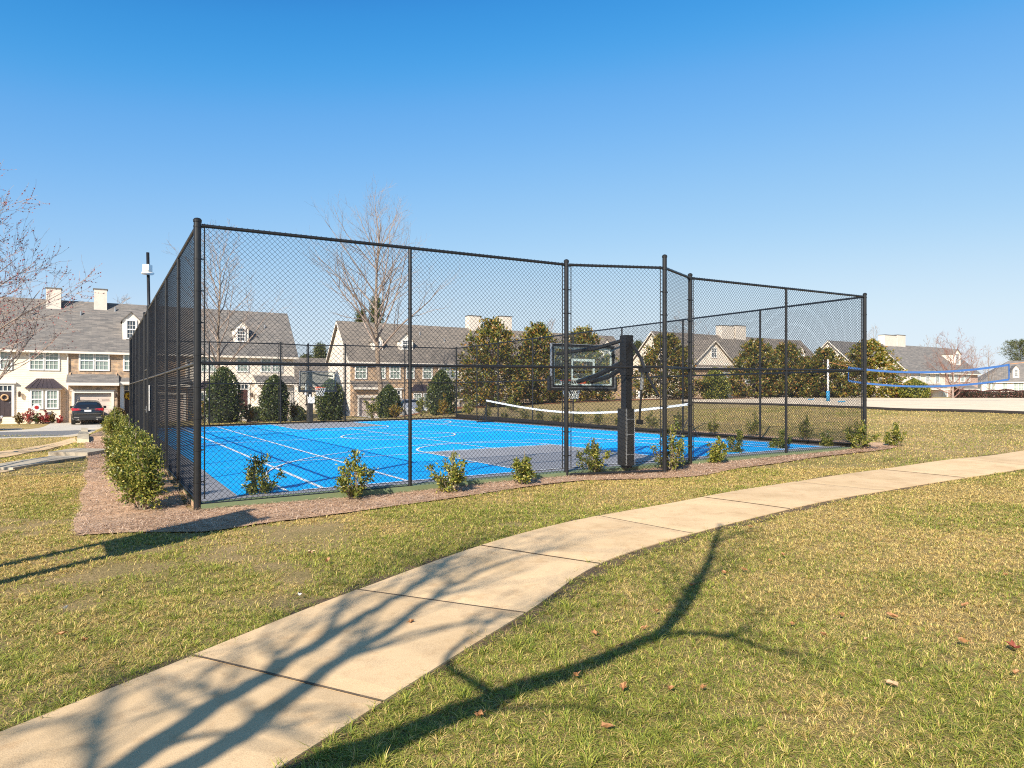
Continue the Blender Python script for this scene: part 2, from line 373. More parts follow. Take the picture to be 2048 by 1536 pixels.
M['greystone'] = mat('step_stone', (.46,.385,.27), .85, var=.25, scale=4, bump=.4)
M['timber'] = mat('dark_edging', (.03,.024,.022), .8, var=.3, scale=5)
M['yellow'] = mat('yellow_wreath', (.7,.45,.04), .6, var=.2)
def glass_mat():
    m, nt, b = new_mat('backboard_glass'); L = nt.links.new
    t = N(nt, 'ShaderNodeBsdfTransparent'); t.inputs['Color'].default_value = (.94,.985,.98,1)
    gl = N(nt, 'ShaderNodeBsdfGlossy', i_Roughness=.02); gl.inputs['Color'].default_value = (.85,.95,.95,1)
    mx = N(nt, 'ShaderNodeMixShader', i_Fac=.05)
    L(t.outputs[0], mx.inputs[1]); L(gl.outputs[0], mx.inputs[2])
    L(mx.outputs[0], nt.nodes['Material Output'].inputs['Surface']); return m
M['glass'] = glass_mat()
# ================================================================ camera, sky, sun
cam = bpy.data.objects.new('camera', bpy.data.cameras.new('camera')); C.objects.link(cam)
cam.location = (0,0,EYE); cam.rotation_euler = (R(90),0,0)
cam.data.sensor_width = 36; cam.data.lens = 36*F/2048; cam.data.shift_y = (HY-768)/2048
cam.data.clip_start = .05; cam.data.clip_end = 3000
bpy.context.scene.camera = cam
w = bpy.data.worlds.new('World'); bpy.context.scene.world = w; w.use_nodes = True
nt = w.node_tree; bg = nt.nodes['Background']
sky = nt.nodes.new('ShaderNodeTexSky'); sky.sky_type = 'NISHITA'; sky.sun_disc = False
sky.sun_elevation = SUN_EL; sky.sun_rotation = math.atan2(SUN_AZ[0], SUN_AZ[1])
sky.altitude = 300; sky.air_density = 1.0; sky.dust_density = .3; sky.ozone_density = 1.5
EXPO = .85
def vmath(op, a, val):
    n = nt.nodes.new('ShaderNodeVectorMath'); n.operation = op; nt.links.new(a, n.inputs[0])
    if op == 'SCALE': n.inputs['Scale'].default_value = val
    return n.outputs[0]
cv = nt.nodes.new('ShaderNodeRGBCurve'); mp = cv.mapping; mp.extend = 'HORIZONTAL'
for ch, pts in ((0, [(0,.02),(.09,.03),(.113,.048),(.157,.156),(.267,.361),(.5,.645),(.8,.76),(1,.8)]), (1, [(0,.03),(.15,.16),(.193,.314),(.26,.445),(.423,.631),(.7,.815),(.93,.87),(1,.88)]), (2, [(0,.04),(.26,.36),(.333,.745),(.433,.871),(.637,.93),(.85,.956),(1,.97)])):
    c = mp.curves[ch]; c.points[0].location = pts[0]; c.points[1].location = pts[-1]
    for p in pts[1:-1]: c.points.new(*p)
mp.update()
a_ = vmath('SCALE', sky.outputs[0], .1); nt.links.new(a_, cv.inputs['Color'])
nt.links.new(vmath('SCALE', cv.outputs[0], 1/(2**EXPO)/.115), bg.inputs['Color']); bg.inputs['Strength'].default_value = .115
sl = bpy.data.lights.new('sun', 'SUN'); sl.energy = 4.6; sl.angle = R(.53); sl.color = (1.0,.915,.79)
so = bpy.data.objects.new('sun', sl); C.objects.link(so)
sd = Vector((SUN_AZ[0]*math.cos(SUN_EL), SUN_AZ[1]*math.cos(SUN_EL), math.sin(SUN_EL)))
so.rotation_euler = sd.to_track_quat('Z', 'Y').to_euler(); so.location = (-10,-20,20)
vs = bpy.context.scene.view_settings; vs.view_transform = 'Standard'; vs.look = 'None'; vs.exposure = EXPO; vs.gamma = 1
cy = bpy.context.scene.cycles
bpy.context.scene.render.filter_size = 1.1
cy.filter_width = 1.1
cy.max_bounces = 6; cy.diffuse_bounces = 3; cy.glossy_bounces = 3; cy.transparent_max_bounces = 12
cy.use_denoising = False

# ================================================================ ground
def axis(parts):
    o = []
    for a, b, n in parts: o += list(np.linspace(a, b, n, endpoint=False))
    return np.array(o + [parts[-1][1]])
gx = axis([(-900,-120,14),(-120,-50,36),(-50,-20,60),(-20,-8,60),(-8,12,100),(12,30,60),(30,80,60),(80,200,30),(200,900,12)])
gy = axis([(-60,-5,12),(-5,20,125),(20,45,80),(45,80,80),(80,140,30),(140,1500,24)])
XX, YY = np.meshgrid(gx, gy); ZZ = G(XX, YY)
nx, ny = len(gx), len(gy)
idx = np.arange(nx*ny).reshape(ny, nx)
fc = np.stack([idx[:-1,:-1], idx[:-1,1:], idx[1:,1:], idx[1:,:-1]], -1).reshape(-1, 4)
tag(np_mesh('ground', np.stack([XX,YY,ZZ],-1).reshape(-1,3), fc, M['ground']), kind='structure')

def polyline(pts, step):
    pts = [np.array(p[:2], float) for p in pts]; out = []
    P = [2*pts[0]-pts[1]] + pts + [2*pts[-1]-pts[-2]]
    for i in range(1, len(P)-2):
        n = max(2, int(np.linalg.norm(P[i+1]-P[i])/step))
        for k in range(n):
            t = k/n
            out.append(.5*((2*P[i]) + (-P[i-1]+P[i+1])*t + (2*P[i-1]-5*P[i]+4*P[i+1]-P[i+2])*t*t + (-P[i-1]+3*P[i]-3*P[i+1]+P[i+2])*t**3))
    out.append(pts[-1]); return np.array(out)
def strip(name, A, B, m, dz, n=60, cross=6, thick=0.0, smooth=True, kind='structure'):
    """a sheet between two edge lines that follows the ground"""
    def rs(P):
        P = polyline(P, .3) if smooth else np.array([np.array(p[:2], float) for p in P])
        d = np.r_[0, np.cumsum(np.linalg.norm(np.diff(P, axis=0), axis=1))]; t = np.linspace(0, d[-1], n+1)
        return np.stack([np.interp(t, d, P[:,0]), np.interp(t, d, P[:,1])], 1)
    a, b = rs(A), rs(B); mb = MB(); rows = []
    for i in range(n+1):
        row = []
        for j in range(cross+1):
            p = a[i] + (b[i]-a[i])*j/cross
            row.append((p[0], p[1], g(p[0], p[1]) + dz))
        rows.append(row)
    k = cross+1
    for r_ in rows: mb.v += r_
    for i in range(n):
        for j in range(cross):
            mb.f.append((i*k+j, i*k+j+1, (i+1)*k+j+1, (i+1)*k+j))
    if thick:
        o = len(mb.v); mb.v += [(x,y,z-thick) for x,y,z in mb.v]
        for i in range(n):
            mb.f.append((i*k, (i+1)*k, o+(i+1)*k, o+i*k)); mb.f.append((i*k+k-1, o+i*k+k-1, o+(i+1)*k+k-1, (i+1)*k+k-1))
        mb.f.append(tuple(range(k)) + tuple(range(o+k-1, o-1, -1)))
        e = n*k; mb.f.append(tuple(range(e+k-1, e-1, -1)) + tuple(range(o+e, o+e+k)))
    o = mb.build(name, m)
    if kind: tag(o, kind=kind)
    return o

# ---- the curving concrete footpath, poured in panels with open joints
LJ = [(-420,1640),(385,1318),(715,1185),(962,1095),(1197,1035),(1405,997),(1590,966),(1760,941),(1920,919),(2060,901),(2300,872),(2520,850)]
RJ = [(250,1740),(765,1412),(1050,1232),(1200,1132),(1385,1071),(1580,1021),(1770,984),(1930,958),(2070,935),(2200,917),(2430,886),(2640,862)]
LE = [np.array(hit(*p)[:2]) for p in LJ]; RE = [np.array(hit(*p)[:2]) for p in RJ]
def cat(P, i, t):
    p0 = P[i-1] if i else 2*P[0]-P[1]; p1, p2 = P[i], P[i+1]; p3 = P[i+2] if i+2 < len(P) else 2*P[-1]-P[-2]
    return .5*((2*p1) + (-p0+p2)*t + (2*p0-5*p1+4*p2-p3)*t*t + (-p0+3*p1-3*p2+p3)*t**3)
pm = MB(); path_l, path_r = [], []
NS, NC = 12, 8
for i in range(len(LE)-1):
    ln = np.linalg.norm(LE[i+1]-LE[i]); ga = .008/ln
    top = []
    lift = .03 + (.003 if i % 2 else 0)
    for s in range(NS+1):
        t = ga + (1-2*ga)*s/NS
        a, b = cat(LE, i, t), cat(RE, i, t); path_l.append(a); path_r.append(b)
        row = []
        for c in range(NC+1):
            k = c/NC; p = a + (b-a)*k
            e = .008 if (s in (0,NS) or c in (0,NC)) else 0
            row.append((p[0], p[1], g(p[0],p[1]) + lift - e))
        top.append(row)
    o = len(pm.v); k = NC+1
    for r_ in top: pm.v += r_
    for s in range(NS):
        for c in range(NC): pm.f.append((o+s*k+c, o+s*k+c+1, o+(s+1)*k+c+1, o+(s+1)*k+c))
    o2 = len(pm.v); pm.v += [(x,y,z-.12) for r_ in top for x,y,z in r_]
    for s in range(NS):
        pm.f.append((o+s*k, o+(s+1)*k, o2+(s+1)*k, o2+s*k)); pm.f.append((o+s*k+NC, o2+s*k+NC, o2+(s+1)*k+NC, o+(s+1)*k+NC))
    for c in range(NC):
        pm.f.append((o+c, o2+c, o2+c+1, o+c+1)); e = NS*k; pm.f.append((o+e+c, o+e+c+1, o2+e+c+1, o2+e+c))
tag(pm.build('path', M['path']), kind='structure')
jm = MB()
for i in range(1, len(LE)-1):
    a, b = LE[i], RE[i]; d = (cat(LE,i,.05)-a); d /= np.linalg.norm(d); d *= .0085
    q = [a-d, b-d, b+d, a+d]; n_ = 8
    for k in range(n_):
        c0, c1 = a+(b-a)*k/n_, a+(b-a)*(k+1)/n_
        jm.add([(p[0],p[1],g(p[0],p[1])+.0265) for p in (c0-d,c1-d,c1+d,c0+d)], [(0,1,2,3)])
tag(jm.build('path_joints', M['soil']), kind='structure')  # nearly flush dark sheets, painting the joints as shaded grooves
sm_ = MB(); rs_ = np.random.default_rng(3)                # bare crumbly soil along both edges of the path
for E_, I_ in ((path_l, path_r), (path_r, path_l)):
    wd = .07
    prev = None
    for a, b in zip(E_, I_):
        d = (a-b)/np.linalg.norm(a-b); wd = min(.15, max(.015, wd + rs_.normal()*.03)); p, q = a - d*.01, a + d*wd
        cur = [(p[0],p[1],g(p[0],p[1])+.016), (q[0],q[1],g(q[0],q[1])+.006)]
        if prev: sm_.add(prev+cur[::-1], [(0,1,2,3)])
        prev = cur
tag(sm_.build('path_edge_soil', M['edgesoil']), kind='structure')
PATH_POLY = np.array(path_l + path_r[::-1])

# ---- street side, left: road, gutter, sidewalks, driveways
def uvstrip(name, u0, u1, v0, v1, m, dz, n=40, cross=5, **k):
    return strip(name, [W(u0,v0), W(u1,v0)], [W(u0,v1), W(u1,v1)], m, dz, n, cross, smooth=False, **k)
uvstrip('road', -75, 13.5, 32.0, 38.2, M['asphalt'], .012, 60)
uvstrip('kerb_far', -75, 13.5, 38.2, 38.9, M['drive'], .03, 60, thick=.1)
uvstrip('kerb_near', -75, 13.5, 31.4, 32.0, M['drive'], .03, 60, thick=.1)
uvstrip('sidewalk', -75, -5.2, 41.0, 42.3, M['drive'], .03, 40, thick=.1)
strip('driveway', [W(-6.2,38.9), W(-4.4,42), W(-4.1,51)], [W(2.0,38.9), W(.9,42), W(.7,51)], M['drive'], .034, 30, 6, thick=.1)
strip('driveway', [W(18.6,38), W(19.6,48), W(19.8,55)], [W(24.8,38), W(23.9,48), W(23.6,55)], M['drive'], .034, 30, 6)
strip('driveway', [W(7.6,38.9), W(8.6,42), W(8.8,51)], [W(13.4,38.9), W(12.6,42), W(12.4,51)], M['drive'], .034, 30, 6)
strip('sidewalk', [hit(*p) for p in ((-160,935),(0,917),(80,903),(130,891),(157,885))], [hit(*p) for p in ((-160,918),(0,904),(70,894),(120,884),(150,876))], M['path'], .03, 40, 4, thick=.1)
strip('sidewalk', [hit(*p) for p in ((-120,962),(0,947),(30,941))], [hit(*p) for p in ((-120,951),(0,938),(32,933))], M['path'], .02, 20, 4, thick=.1)

# ---- mulch beds
MF = [(-1.33,-1.05),(-.76,-1.15),(-.1,-1.5),(.5,-1.36),(1.4,-1.3),(2.1,-1.2),(3.5,-.92),(4.5,-.74),(5.9,-.62),(6.9,-1.0),(7.9,-1.3),(9.0,-1.05),(9.9,-.88),(12.2,-.6),(15.0,-.55),(16.0,-.3)]
strip('mulch_bed', [W(-1.33,-.9), W(-1.38,.3), W(-1.3,1.2), W(-1.37,2.5), W(-1.28,4.0), W(-1.37,5.6), W(-1.31,7.5), W(-1.4,12), W(-1.6,22.5)], [W(-.1,-.9), W(-.1,1.5), W(-.1,4.0), W(-.1,7.5), W(-.1,12), W(-.1,22.5)], M['mulch'], .012, 90, 16)
strip('mulch_bed', [W(*q) for q in MF], [W(q[0] if 0 < i < len(MF)-1 else q[0]+(.9 if i == 0 else -.2), -.04 if i < len(MF)-1 else .1) for i, q in enumerate(MF)], M['mulch'], .02, 120, 14)
strip('mulch_bed', [W(-.2,22.7), W(5,22.8), W(15.2,22.7)], [W(-.4,24.3), W(5,24.6), W(15.3,24.3)], M['mulch2'], .02, 50, 6)
strip('mulch_bed', [W(15.35,-.2), W(15.35,10), W(15.35,24)], [W(16.3,-.2), W(16.3,10), W(16.5,24)], M['mulch'], .02, 60, 6)
strip('mulch_bed', [W(5,26), W(10,31), W(14,33), W(20,33.5), W(27,32.5)], [W(7,31), W(11,36), W(15,39), W(21,39.5), W(28,38)], M['mulch2'], .03, 50, 8)
strip('mulch_bed', [W(27,31.5), W(40,30), W(52,28)], [W(27,36), W(40,35), W(52,34)], M['mulch2'], .03, 50, 8)

# ---- sand of the volleyball court, with its dark edging
SN = [hit(*p) for p in ((1370,806.5),(1560,811),(1735,818),(1900,823.5),(2048,828.5),(2400,838))]
SF = [at(1360,52), at(1500,57), at(1735,62), at(1900,62), at(2048,61), at(2400,56)]
strip('sand', SN, SF, M['sand'], .03, 60, 14)
em = MB()
ep = polyline(SN, .8)
for a, b in zip(ep[:-1], ep[1:]):
    for_z = lambda p: g(p[0], p[1])
    em.tube([(a[0],a[1],for_z(a)+.06), (b[0],b[1],for_z(b)+.06)], .07, 4)
tag(em.build('sand_edging', M['timber']), 'low dark edging board along the near side of the pale sand court', 'edging')

# ================================================================ the court (local frame: u, v, z)
UB, VB = 15.0, 22.4
court = bpy.data.objects.new('court', None); C.objects.link(court); court.location = W(0,0,0); court.rotation_euler = (0,0,ANG); tag(court, kind='structure')
def cz(u): return .011*u
def csheet(name, poly, lift, m, cut=None):
    mb = MB(); mb.add([(u, v, cz(u)+lift) for u, v in poly], [tuple(range(len(poly)))]); return mb.build(name, m, court)
sl_ = MB(); cs = [(-.02,-.03),(14.45,-.03),(14.45,22.15),(-.02,22.15)]
sl_.add([(u,v,cz(u)-.01) for u,v in cs] + [(u,v,cz(u)-.6) for u,v in cs], [(0,1,2,3),(0,4,5,1)])
sk = MB(); sk.add([(u,v,cz(u)-.01) for u,v in cs] + [(u,v,cz(u)-.6) for u,v in cs], [(1,5,6,2),(2,6,7,3),(3,7,4,0)]); sk.build('slab_side', M['mulch'], court)
sl_.build('slab', M['green'], court)
csheet('border', [(.06,.2),(14.4,.2),(14.4,22.1),(.06,22.1)], -.006, M['grey'])
BU0, BU1, BV0, BV1 = .57, 14.05, .46, 21.75
csheet('playing_surface', [(BU0,BV0),(BU1,BV0),(BU1,BV1),(BU0,BV1)], -.002, M['blue'])
UC = 7.27; KW = 1.83; KD = 4.55
csheet('key', [(UC-KW,BV0),(UC+KW,BV0),(UC+KW,BV0+KD),(UC-KW,BV0+KD)], .002, M['grey'])
csheet('key', [(UC-KW,BV1-KD),(UC+KW,BV1-KD),(UC+KW,BV1),(UC-KW,BV1)], .002, M['grey'])
lm = MB()
def line(a, b, wd=.07, lift=.006):
    a, b = np.array(a,float), np.array(b,float); d = (b-a)/np.linalg.norm(b-a); n = np.array([-d[1],d[0]])*wd/2
    lm.add([(p[0],p[1],cz(p[0])+lift) for p in (a+n,b+n,b-n,a-n)], [(3,2,1,0)])
def arc(c, r, a0, a1, wd=.065, lift=.010, n=48):
    for i in range(n):
        t0, t1 = a0+(a1-a0)*i/n, a0+(a1-a0)*(i+1)/n
        q = []
        for rr, t in ((r-wd/2,t0),(r+wd/2,t0),(r+wd/2,t1),(r-wd/2,t1)): 
            u, v = c[0]+rr*math.cos(t), c[1]+rr*math.sin(t); q.append((u,v,cz(u)+lift))
        lm.add(q, [(0,1,2,3)])
line((BU0+.9,BV0),(BU1,BV0),.05,.0062)
line((BU0,BV1),(BU1,BV1),.05,.0062)
vc = (BV0+BV1)/2
for s in (-1,1):
    line((UC+s*5.49,BV0+.03),(UC+s*5.49,BV1-.03)); line((UC+s*4.115,BV0+.03),(UC+s*4.115,BV1-.03))
    line((UC+s*KW,BV0+.03),(UC+s*KW,BV0+KD),.055,.0075); line((UC+s*KW,BV1-.03),(UC+s*KW,BV1-KD),.055,.0075)
    line((UC+s*6.02,BV0+.03),(UC+s*6.02,BV0+1.0),.055,.0068); line((UC+s*6.02,BV1-.03),(UC+s*6.02,BV1-1.0),.055,.0068)
line((UC-KW,BV0+KD),(UC+KW,BV0+KD),.055,.009); line((UC-KW,BV1-KD),(UC+KW,BV1-KD),.055,.009)
line((UC-6.7,vc),(UC+6.7,vc),.055,.009)
line((UC-5.49,vc-6.35),(UC+5.49,vc-6.35),.05,.0045+.004); line((UC-5.49,vc+6.35),(UC+5.49,vc+6.35),.05,.0085)
line((UC,vc-6.35),(UC,vc+6.35),.05,.0072)
arc((UC,vc),1.83,0,2*math.pi)
arc((UC,BV0+KD),1.83,0,math.pi); arc((UC,BV1-KD),1.83,math.pi,2*math.pi)
k0 = .0
arc((UC,BV0+1.0),6.02,0,math.pi,n=70) if False else None
def arc3(cv, sgn):
    a = math.asin(1.0/6.02) if False else 0
    # flattened three-point arc: full radius about the hoop, joined to short straights in the corners
    n = 70
    for i in range(n):
        t0, t1 = math.pi*i/n, math.pi*(i+1)/n; q = []
        for rr, t in ((6.02-.0275,t0),(6.02+.0275,t0),(6.02+.0275,t1),(6.02-.0275,t1)):
            u, v = UC+rr*math.cos(t), cv + sgn*rr*math.sin(t)*.93; q.append((u,v,cz(u)+.0105))
        lm.add(q, [(0,1,2,3) if sgn > 0 else (3,2,1,0)])
arc3(BV0+1.0, 1); arc3(BV1-1.0, -1)
line((UC-KW-.35,BV0+1.9),(UC-KW-.02,BV0+1.9),.1,.008); line((UC+KW+.02,BV0+1.9),(UC+KW+.35,BV0+1.9),.1,.008)
lm.build('court_lines', M['line'], court)
# ================================================================ the chain-link fence
FH = 3.63
fence = thing('chain_link_fence', 'tall black chain-link fence of posts, rails and mesh around the blue court', 'fence', W(0,0,0), ANG)
front = [(0,0,'T'),(3.0,0,'L'),(5.97,0,'T'),(7.75,-.6,'T'),(9.02,0,'T'),(12.0,0,'L'),(UB,0,'T')]
right = [(UB,v,'L') for v in (3.1,6.1,9.1,12.05,15.0,18.0,20.1)] + [(UB,VB,'T')]
rear = [(12.1,VB,'L'),(9.03,VB,'T'),(7.42,VB+.6,'T'),(6.01,VB,'T'),(3.0,VB,'L'),(0,VB,'T')]
left = [(0,v,t) for v, t in ((20.0,'L'),(17.2,'L'),(14.9,'L'),(12.1,'T'),(10.4,'T'),(7.6,'L'),(4.85,'L'),(2.5,'L'))]
loop = front + right + rear + left + [front[0]]
D = .0718; WR = .0025
NT = 102*D/2                                              # the mesh ends in a row of points above the rail
def zb_(p): return cz(p[0]) + .035
def fence_post(p):
    u, v, t = p; x, y, _ = W(u, v); zg = g(x, y) - .12
    r_ = (.047 if (u, v) == (0,0) else .041) if t == 'T' else .029
    tall = .15 if (u, v) == (7.75,-.6) else .0
    zt = zb_(p) + FH + (.04 + tall if t == 'T' else -.02)
    mb = MB(); k = 16 if t == 'T' else 10
    prof = [(r_, zg), (r_, zt)]
    if t == 'T': prof += [(r_+.006, zt), (r_+.008, zt+.03), (r_*.8, zt+.05), (.005, zt+.06)]
    mb.lathe(prof, (u,v,0), k)
    for z in np.arange(.25, FH, .42 if t == 'T' else .61):  # brace bands and ties
        zz = zb_(p) + z
        mb.lathe([(r_, zz-.013), (r_+.005, zz-.011), (r_+.005, zz+.011), (r_, zz+.013)], (u,v,0), k)
    mb.build('post', M['black'], fence, smooth=False)
def wires(a, b, za, zb, length, lo=0.0):
    """the diagonal wires of one bay, each a thin rod, clipped to the bay"""
    mb = MB(); d2 = ((b[0]-a[0])/length, (b[1]-a[1])/length); nrm = (-d2[1], d2[0])
    def P(s, t, off): 
        z = za + (zb-za)*s/length
        return Vector((a[0]+d2[0]*s+nrm[0]*off, a[1]+d2[1]*s+nrm[1]*off, z+t))
    for sgn in (1, -1):
        k = int(-length/D)-60
        while k < (length+NT)/D + 60:
            c = k*D; k += 1
            # sgn=1: s - t = c ; sgn=-1: s + t = c
            if sgn == 1: s0, s1 = max(0, c+lo), min(length, c+NT)
            else: s0, s1 = max(0, c-NT), min(length, c-lo)
            if s1 - s0 < .004: continue
            t0, t1 = (s0-c, s1-c) if sgn == 1 else (c-s0, c-s1)
            off = WR*.9*sgn
            p, q = P(s0, t0, off), P(s1, t1, off)
            dd = (q-p).normalized(); n1 = Vector((nrm[0],nrm[1],0)); n2 = dd.cross(n1)
            r_ = WR
            ring = [(n1+n2)*r_*.72, (n2-n1)*r_*.72, (-n1-n2)*r_*.72, (n1-n2)*r_*.72]
            o = len(mb.v)
            mb.v += [tuple(p+e) for e in ring] + [tuple(q+e) for e in ring]
            mb.f += [(o+i, o+(i+1)%4, o+4+(i+1)%4, o+4+i) for i in range(4)]
    return mb
GATE = {((0,12.1),(0,10.4))}
for p in loop[:-1]: fence_post(p)
gate_ab = None
for a, b in zip(loop[:-1], loop[1:]):
    L_ = math.hypot(b[0]-a[0], b[1]-a[1]); dx, dy = (b[0]-a[0])/L_, (b[1]-a[1])/L_
    ra = .05 if a[2] == 'T' else .0; rb = .05 if b[2] == 'T' else .0
    A = (a[0]+dx*ra, a[1]+dy*ra); B = (b[0]-dx*rb, b[1]-dy*rb); LL = L_-ra-rb
    za, zb2 = zb_(a), zb_(b)
    isg = abs(a[1]-12.1) < .01 and a[0] == 0
    lo = -.075 if (a in front and b in front and a[0] > 1) else (-.045 if a in front and b in front else 0)
    wires(A, B, za, zb2, LL, lo).build('mesh_panel', M['wire'], fence)
    off = (-dy*.0, dx*.0)
    for nm_, z, r_ in (('top_rail', FH, .0245), ('middle_rail', FH/2, .0235), ('bottom_rail', -.012+lo, .024)):
        mb = MB(); mb.tube([(A[0],A[1],za+z), (B[0],B[1],zb2+z)], r_, 10); mb.build(nm_, M['black'], fence)
    for p_, e, q in ((a,A,1),(b,B,-1)):                    # tension bars beside the terminal posts
        if p_[2] == 'T':
            x, y = e[0]+dx*q*.035, e[1]+dy*q*.035; z0 = zb_(p_)
            mb = MB(); mb.tube([(x,y,z0+.02),(x,y,z0+FH+.03)], .009, 6)
            for z in np.arange(.25, FH, .42): mb.box(min(x,p_[0])-.004, max(x,p_[0])+.004, min(y,p_[1])-.004, max(y,p_[1])+.004, z0+z-.008, z0+z+.008)
            mb.build('tension_bar', M['black'], fence)
# the gate leaf's own frame, latch and hinges
gm = MB()
for v in (10.52, 11.98): gm.tube([(.0,v,cz(0)+.06),(.0,v,2.12)], .021, 8)
for z in (.08, 1.0, 2.1): gm.tube([(.0,10.52,z),(.0,11.98,z)], .019, 8)
gf = gm.build('gate', M['black'], fence); gf['label'] = 'narrow gate in the long side of the fence'
mb = MB(); mb.box(-.05,.05,10.47,10.58,.95,1.12); mb.build('latch', M['steel'], gf)
sg = MB(); sg.box(-.040,-.036,9.3,9.6,1.02,1.66)
tag(sg.build('notice_sign', M['white'], None), 'white notice board wired to the long fence beside its gate, seen nearly edge-on', 'sign')
s_ = bpy.data.objects['notice_sign']; s_.location = W(0,0,0); s_.rotation_euler = (0,0,ANG)
# low dark edging under the far fences
for nm_, pts in (('a', [(UB+.02,-.1),(UB+.02,VB)]), ('b', [(0,VB+.1),(UB,VB+.1)])):
    mb = MB(); (u0,v0),(u1,v1) = pts
    zz0, zz1 = cz(u0), cz(u1)
    if nm_ == 'a':
        mb.add([(u0,v0,zz0-.3),(u0,v1,zz1-.3),(u0,v1,zz1+.2),(u0,v0,zz0+.02),(u0+.07,v0,zz0-.3),(u0+.07,v1,zz1-.3),(u0+.07,v1,zz1+.2),(u0+.07,v0,zz0+.02)],
               [(3,2,1,0),(4,5,6,7),(0,1,5,4),(2,3,7,6),(0,4,7,3),(1,2,6,5)])
    else:
        mb.add([(u0,v0,zz0-.3),(u1,v0,zz1-.3),(u1,v0,zz1+.03),(u0,v0,zz0+.03),(u0,v0+.06,zz0-.3),(u1,v0+.06,zz1-.3),(u1,v0+.06,zz1+.03),(u0,v0+.06,zz0+.03)],
               [(0,1,2,3),(7,6,5,4),(0,4,5,1),(2,6,7,3),(0,3,7,4),(1,5,6,2)])
    o = mb.build('court_edging', M['timber']); o.location = W(0,0,0); o.rotation_euler = (0,0,ANG)
    tag(o, 'dark edging board under the fence on the sand court side' if nm_ == 'a' else 'dark edging board under the fence on the town house side', 'edging')

# the tall thin camera pole by the gate
pz = g(*W(.13,11.9)[:2])
pole = thing('camera_pole', 'tall thin black pole carrying a white box above the fence gate', 'pole', W(.13,11.9,pz))
pb = W(.13,11.9,pz); ht = hz(505, pb.y) - pz
mb = MB(); mb.tube([(0,0,-.1),(.0,0,2.0),(-.075,0,ht)], .042, 12); mb.build('shaft', M['black'], pole, True)
hw = hz(544, pb.y)-pz; xo = -.065
mb = MB(); mb.box(xo-.09,xo+.08,-.12,.08,hw-.02,hw+.2); mb.box(xo-.03,xo+.1,-.17,-.12,hw+.02,hw+.09); mb.build('white_box', M['white'], pole)
mb = MB(); mb.lathe([(.05,-.06),(.15,-.05),(.17,-.02),(.16,.0),(.05,.01)], (xo,-.02,hw-.02), 18); mb.build('round_dish', M['white'], pole, True)
mb = MB(); mb.tube([(-.14,.1,ht-2.65),(-.14,.1,ht-1.9)], .012, 6); mb.build('aerial', M['white'], pole)

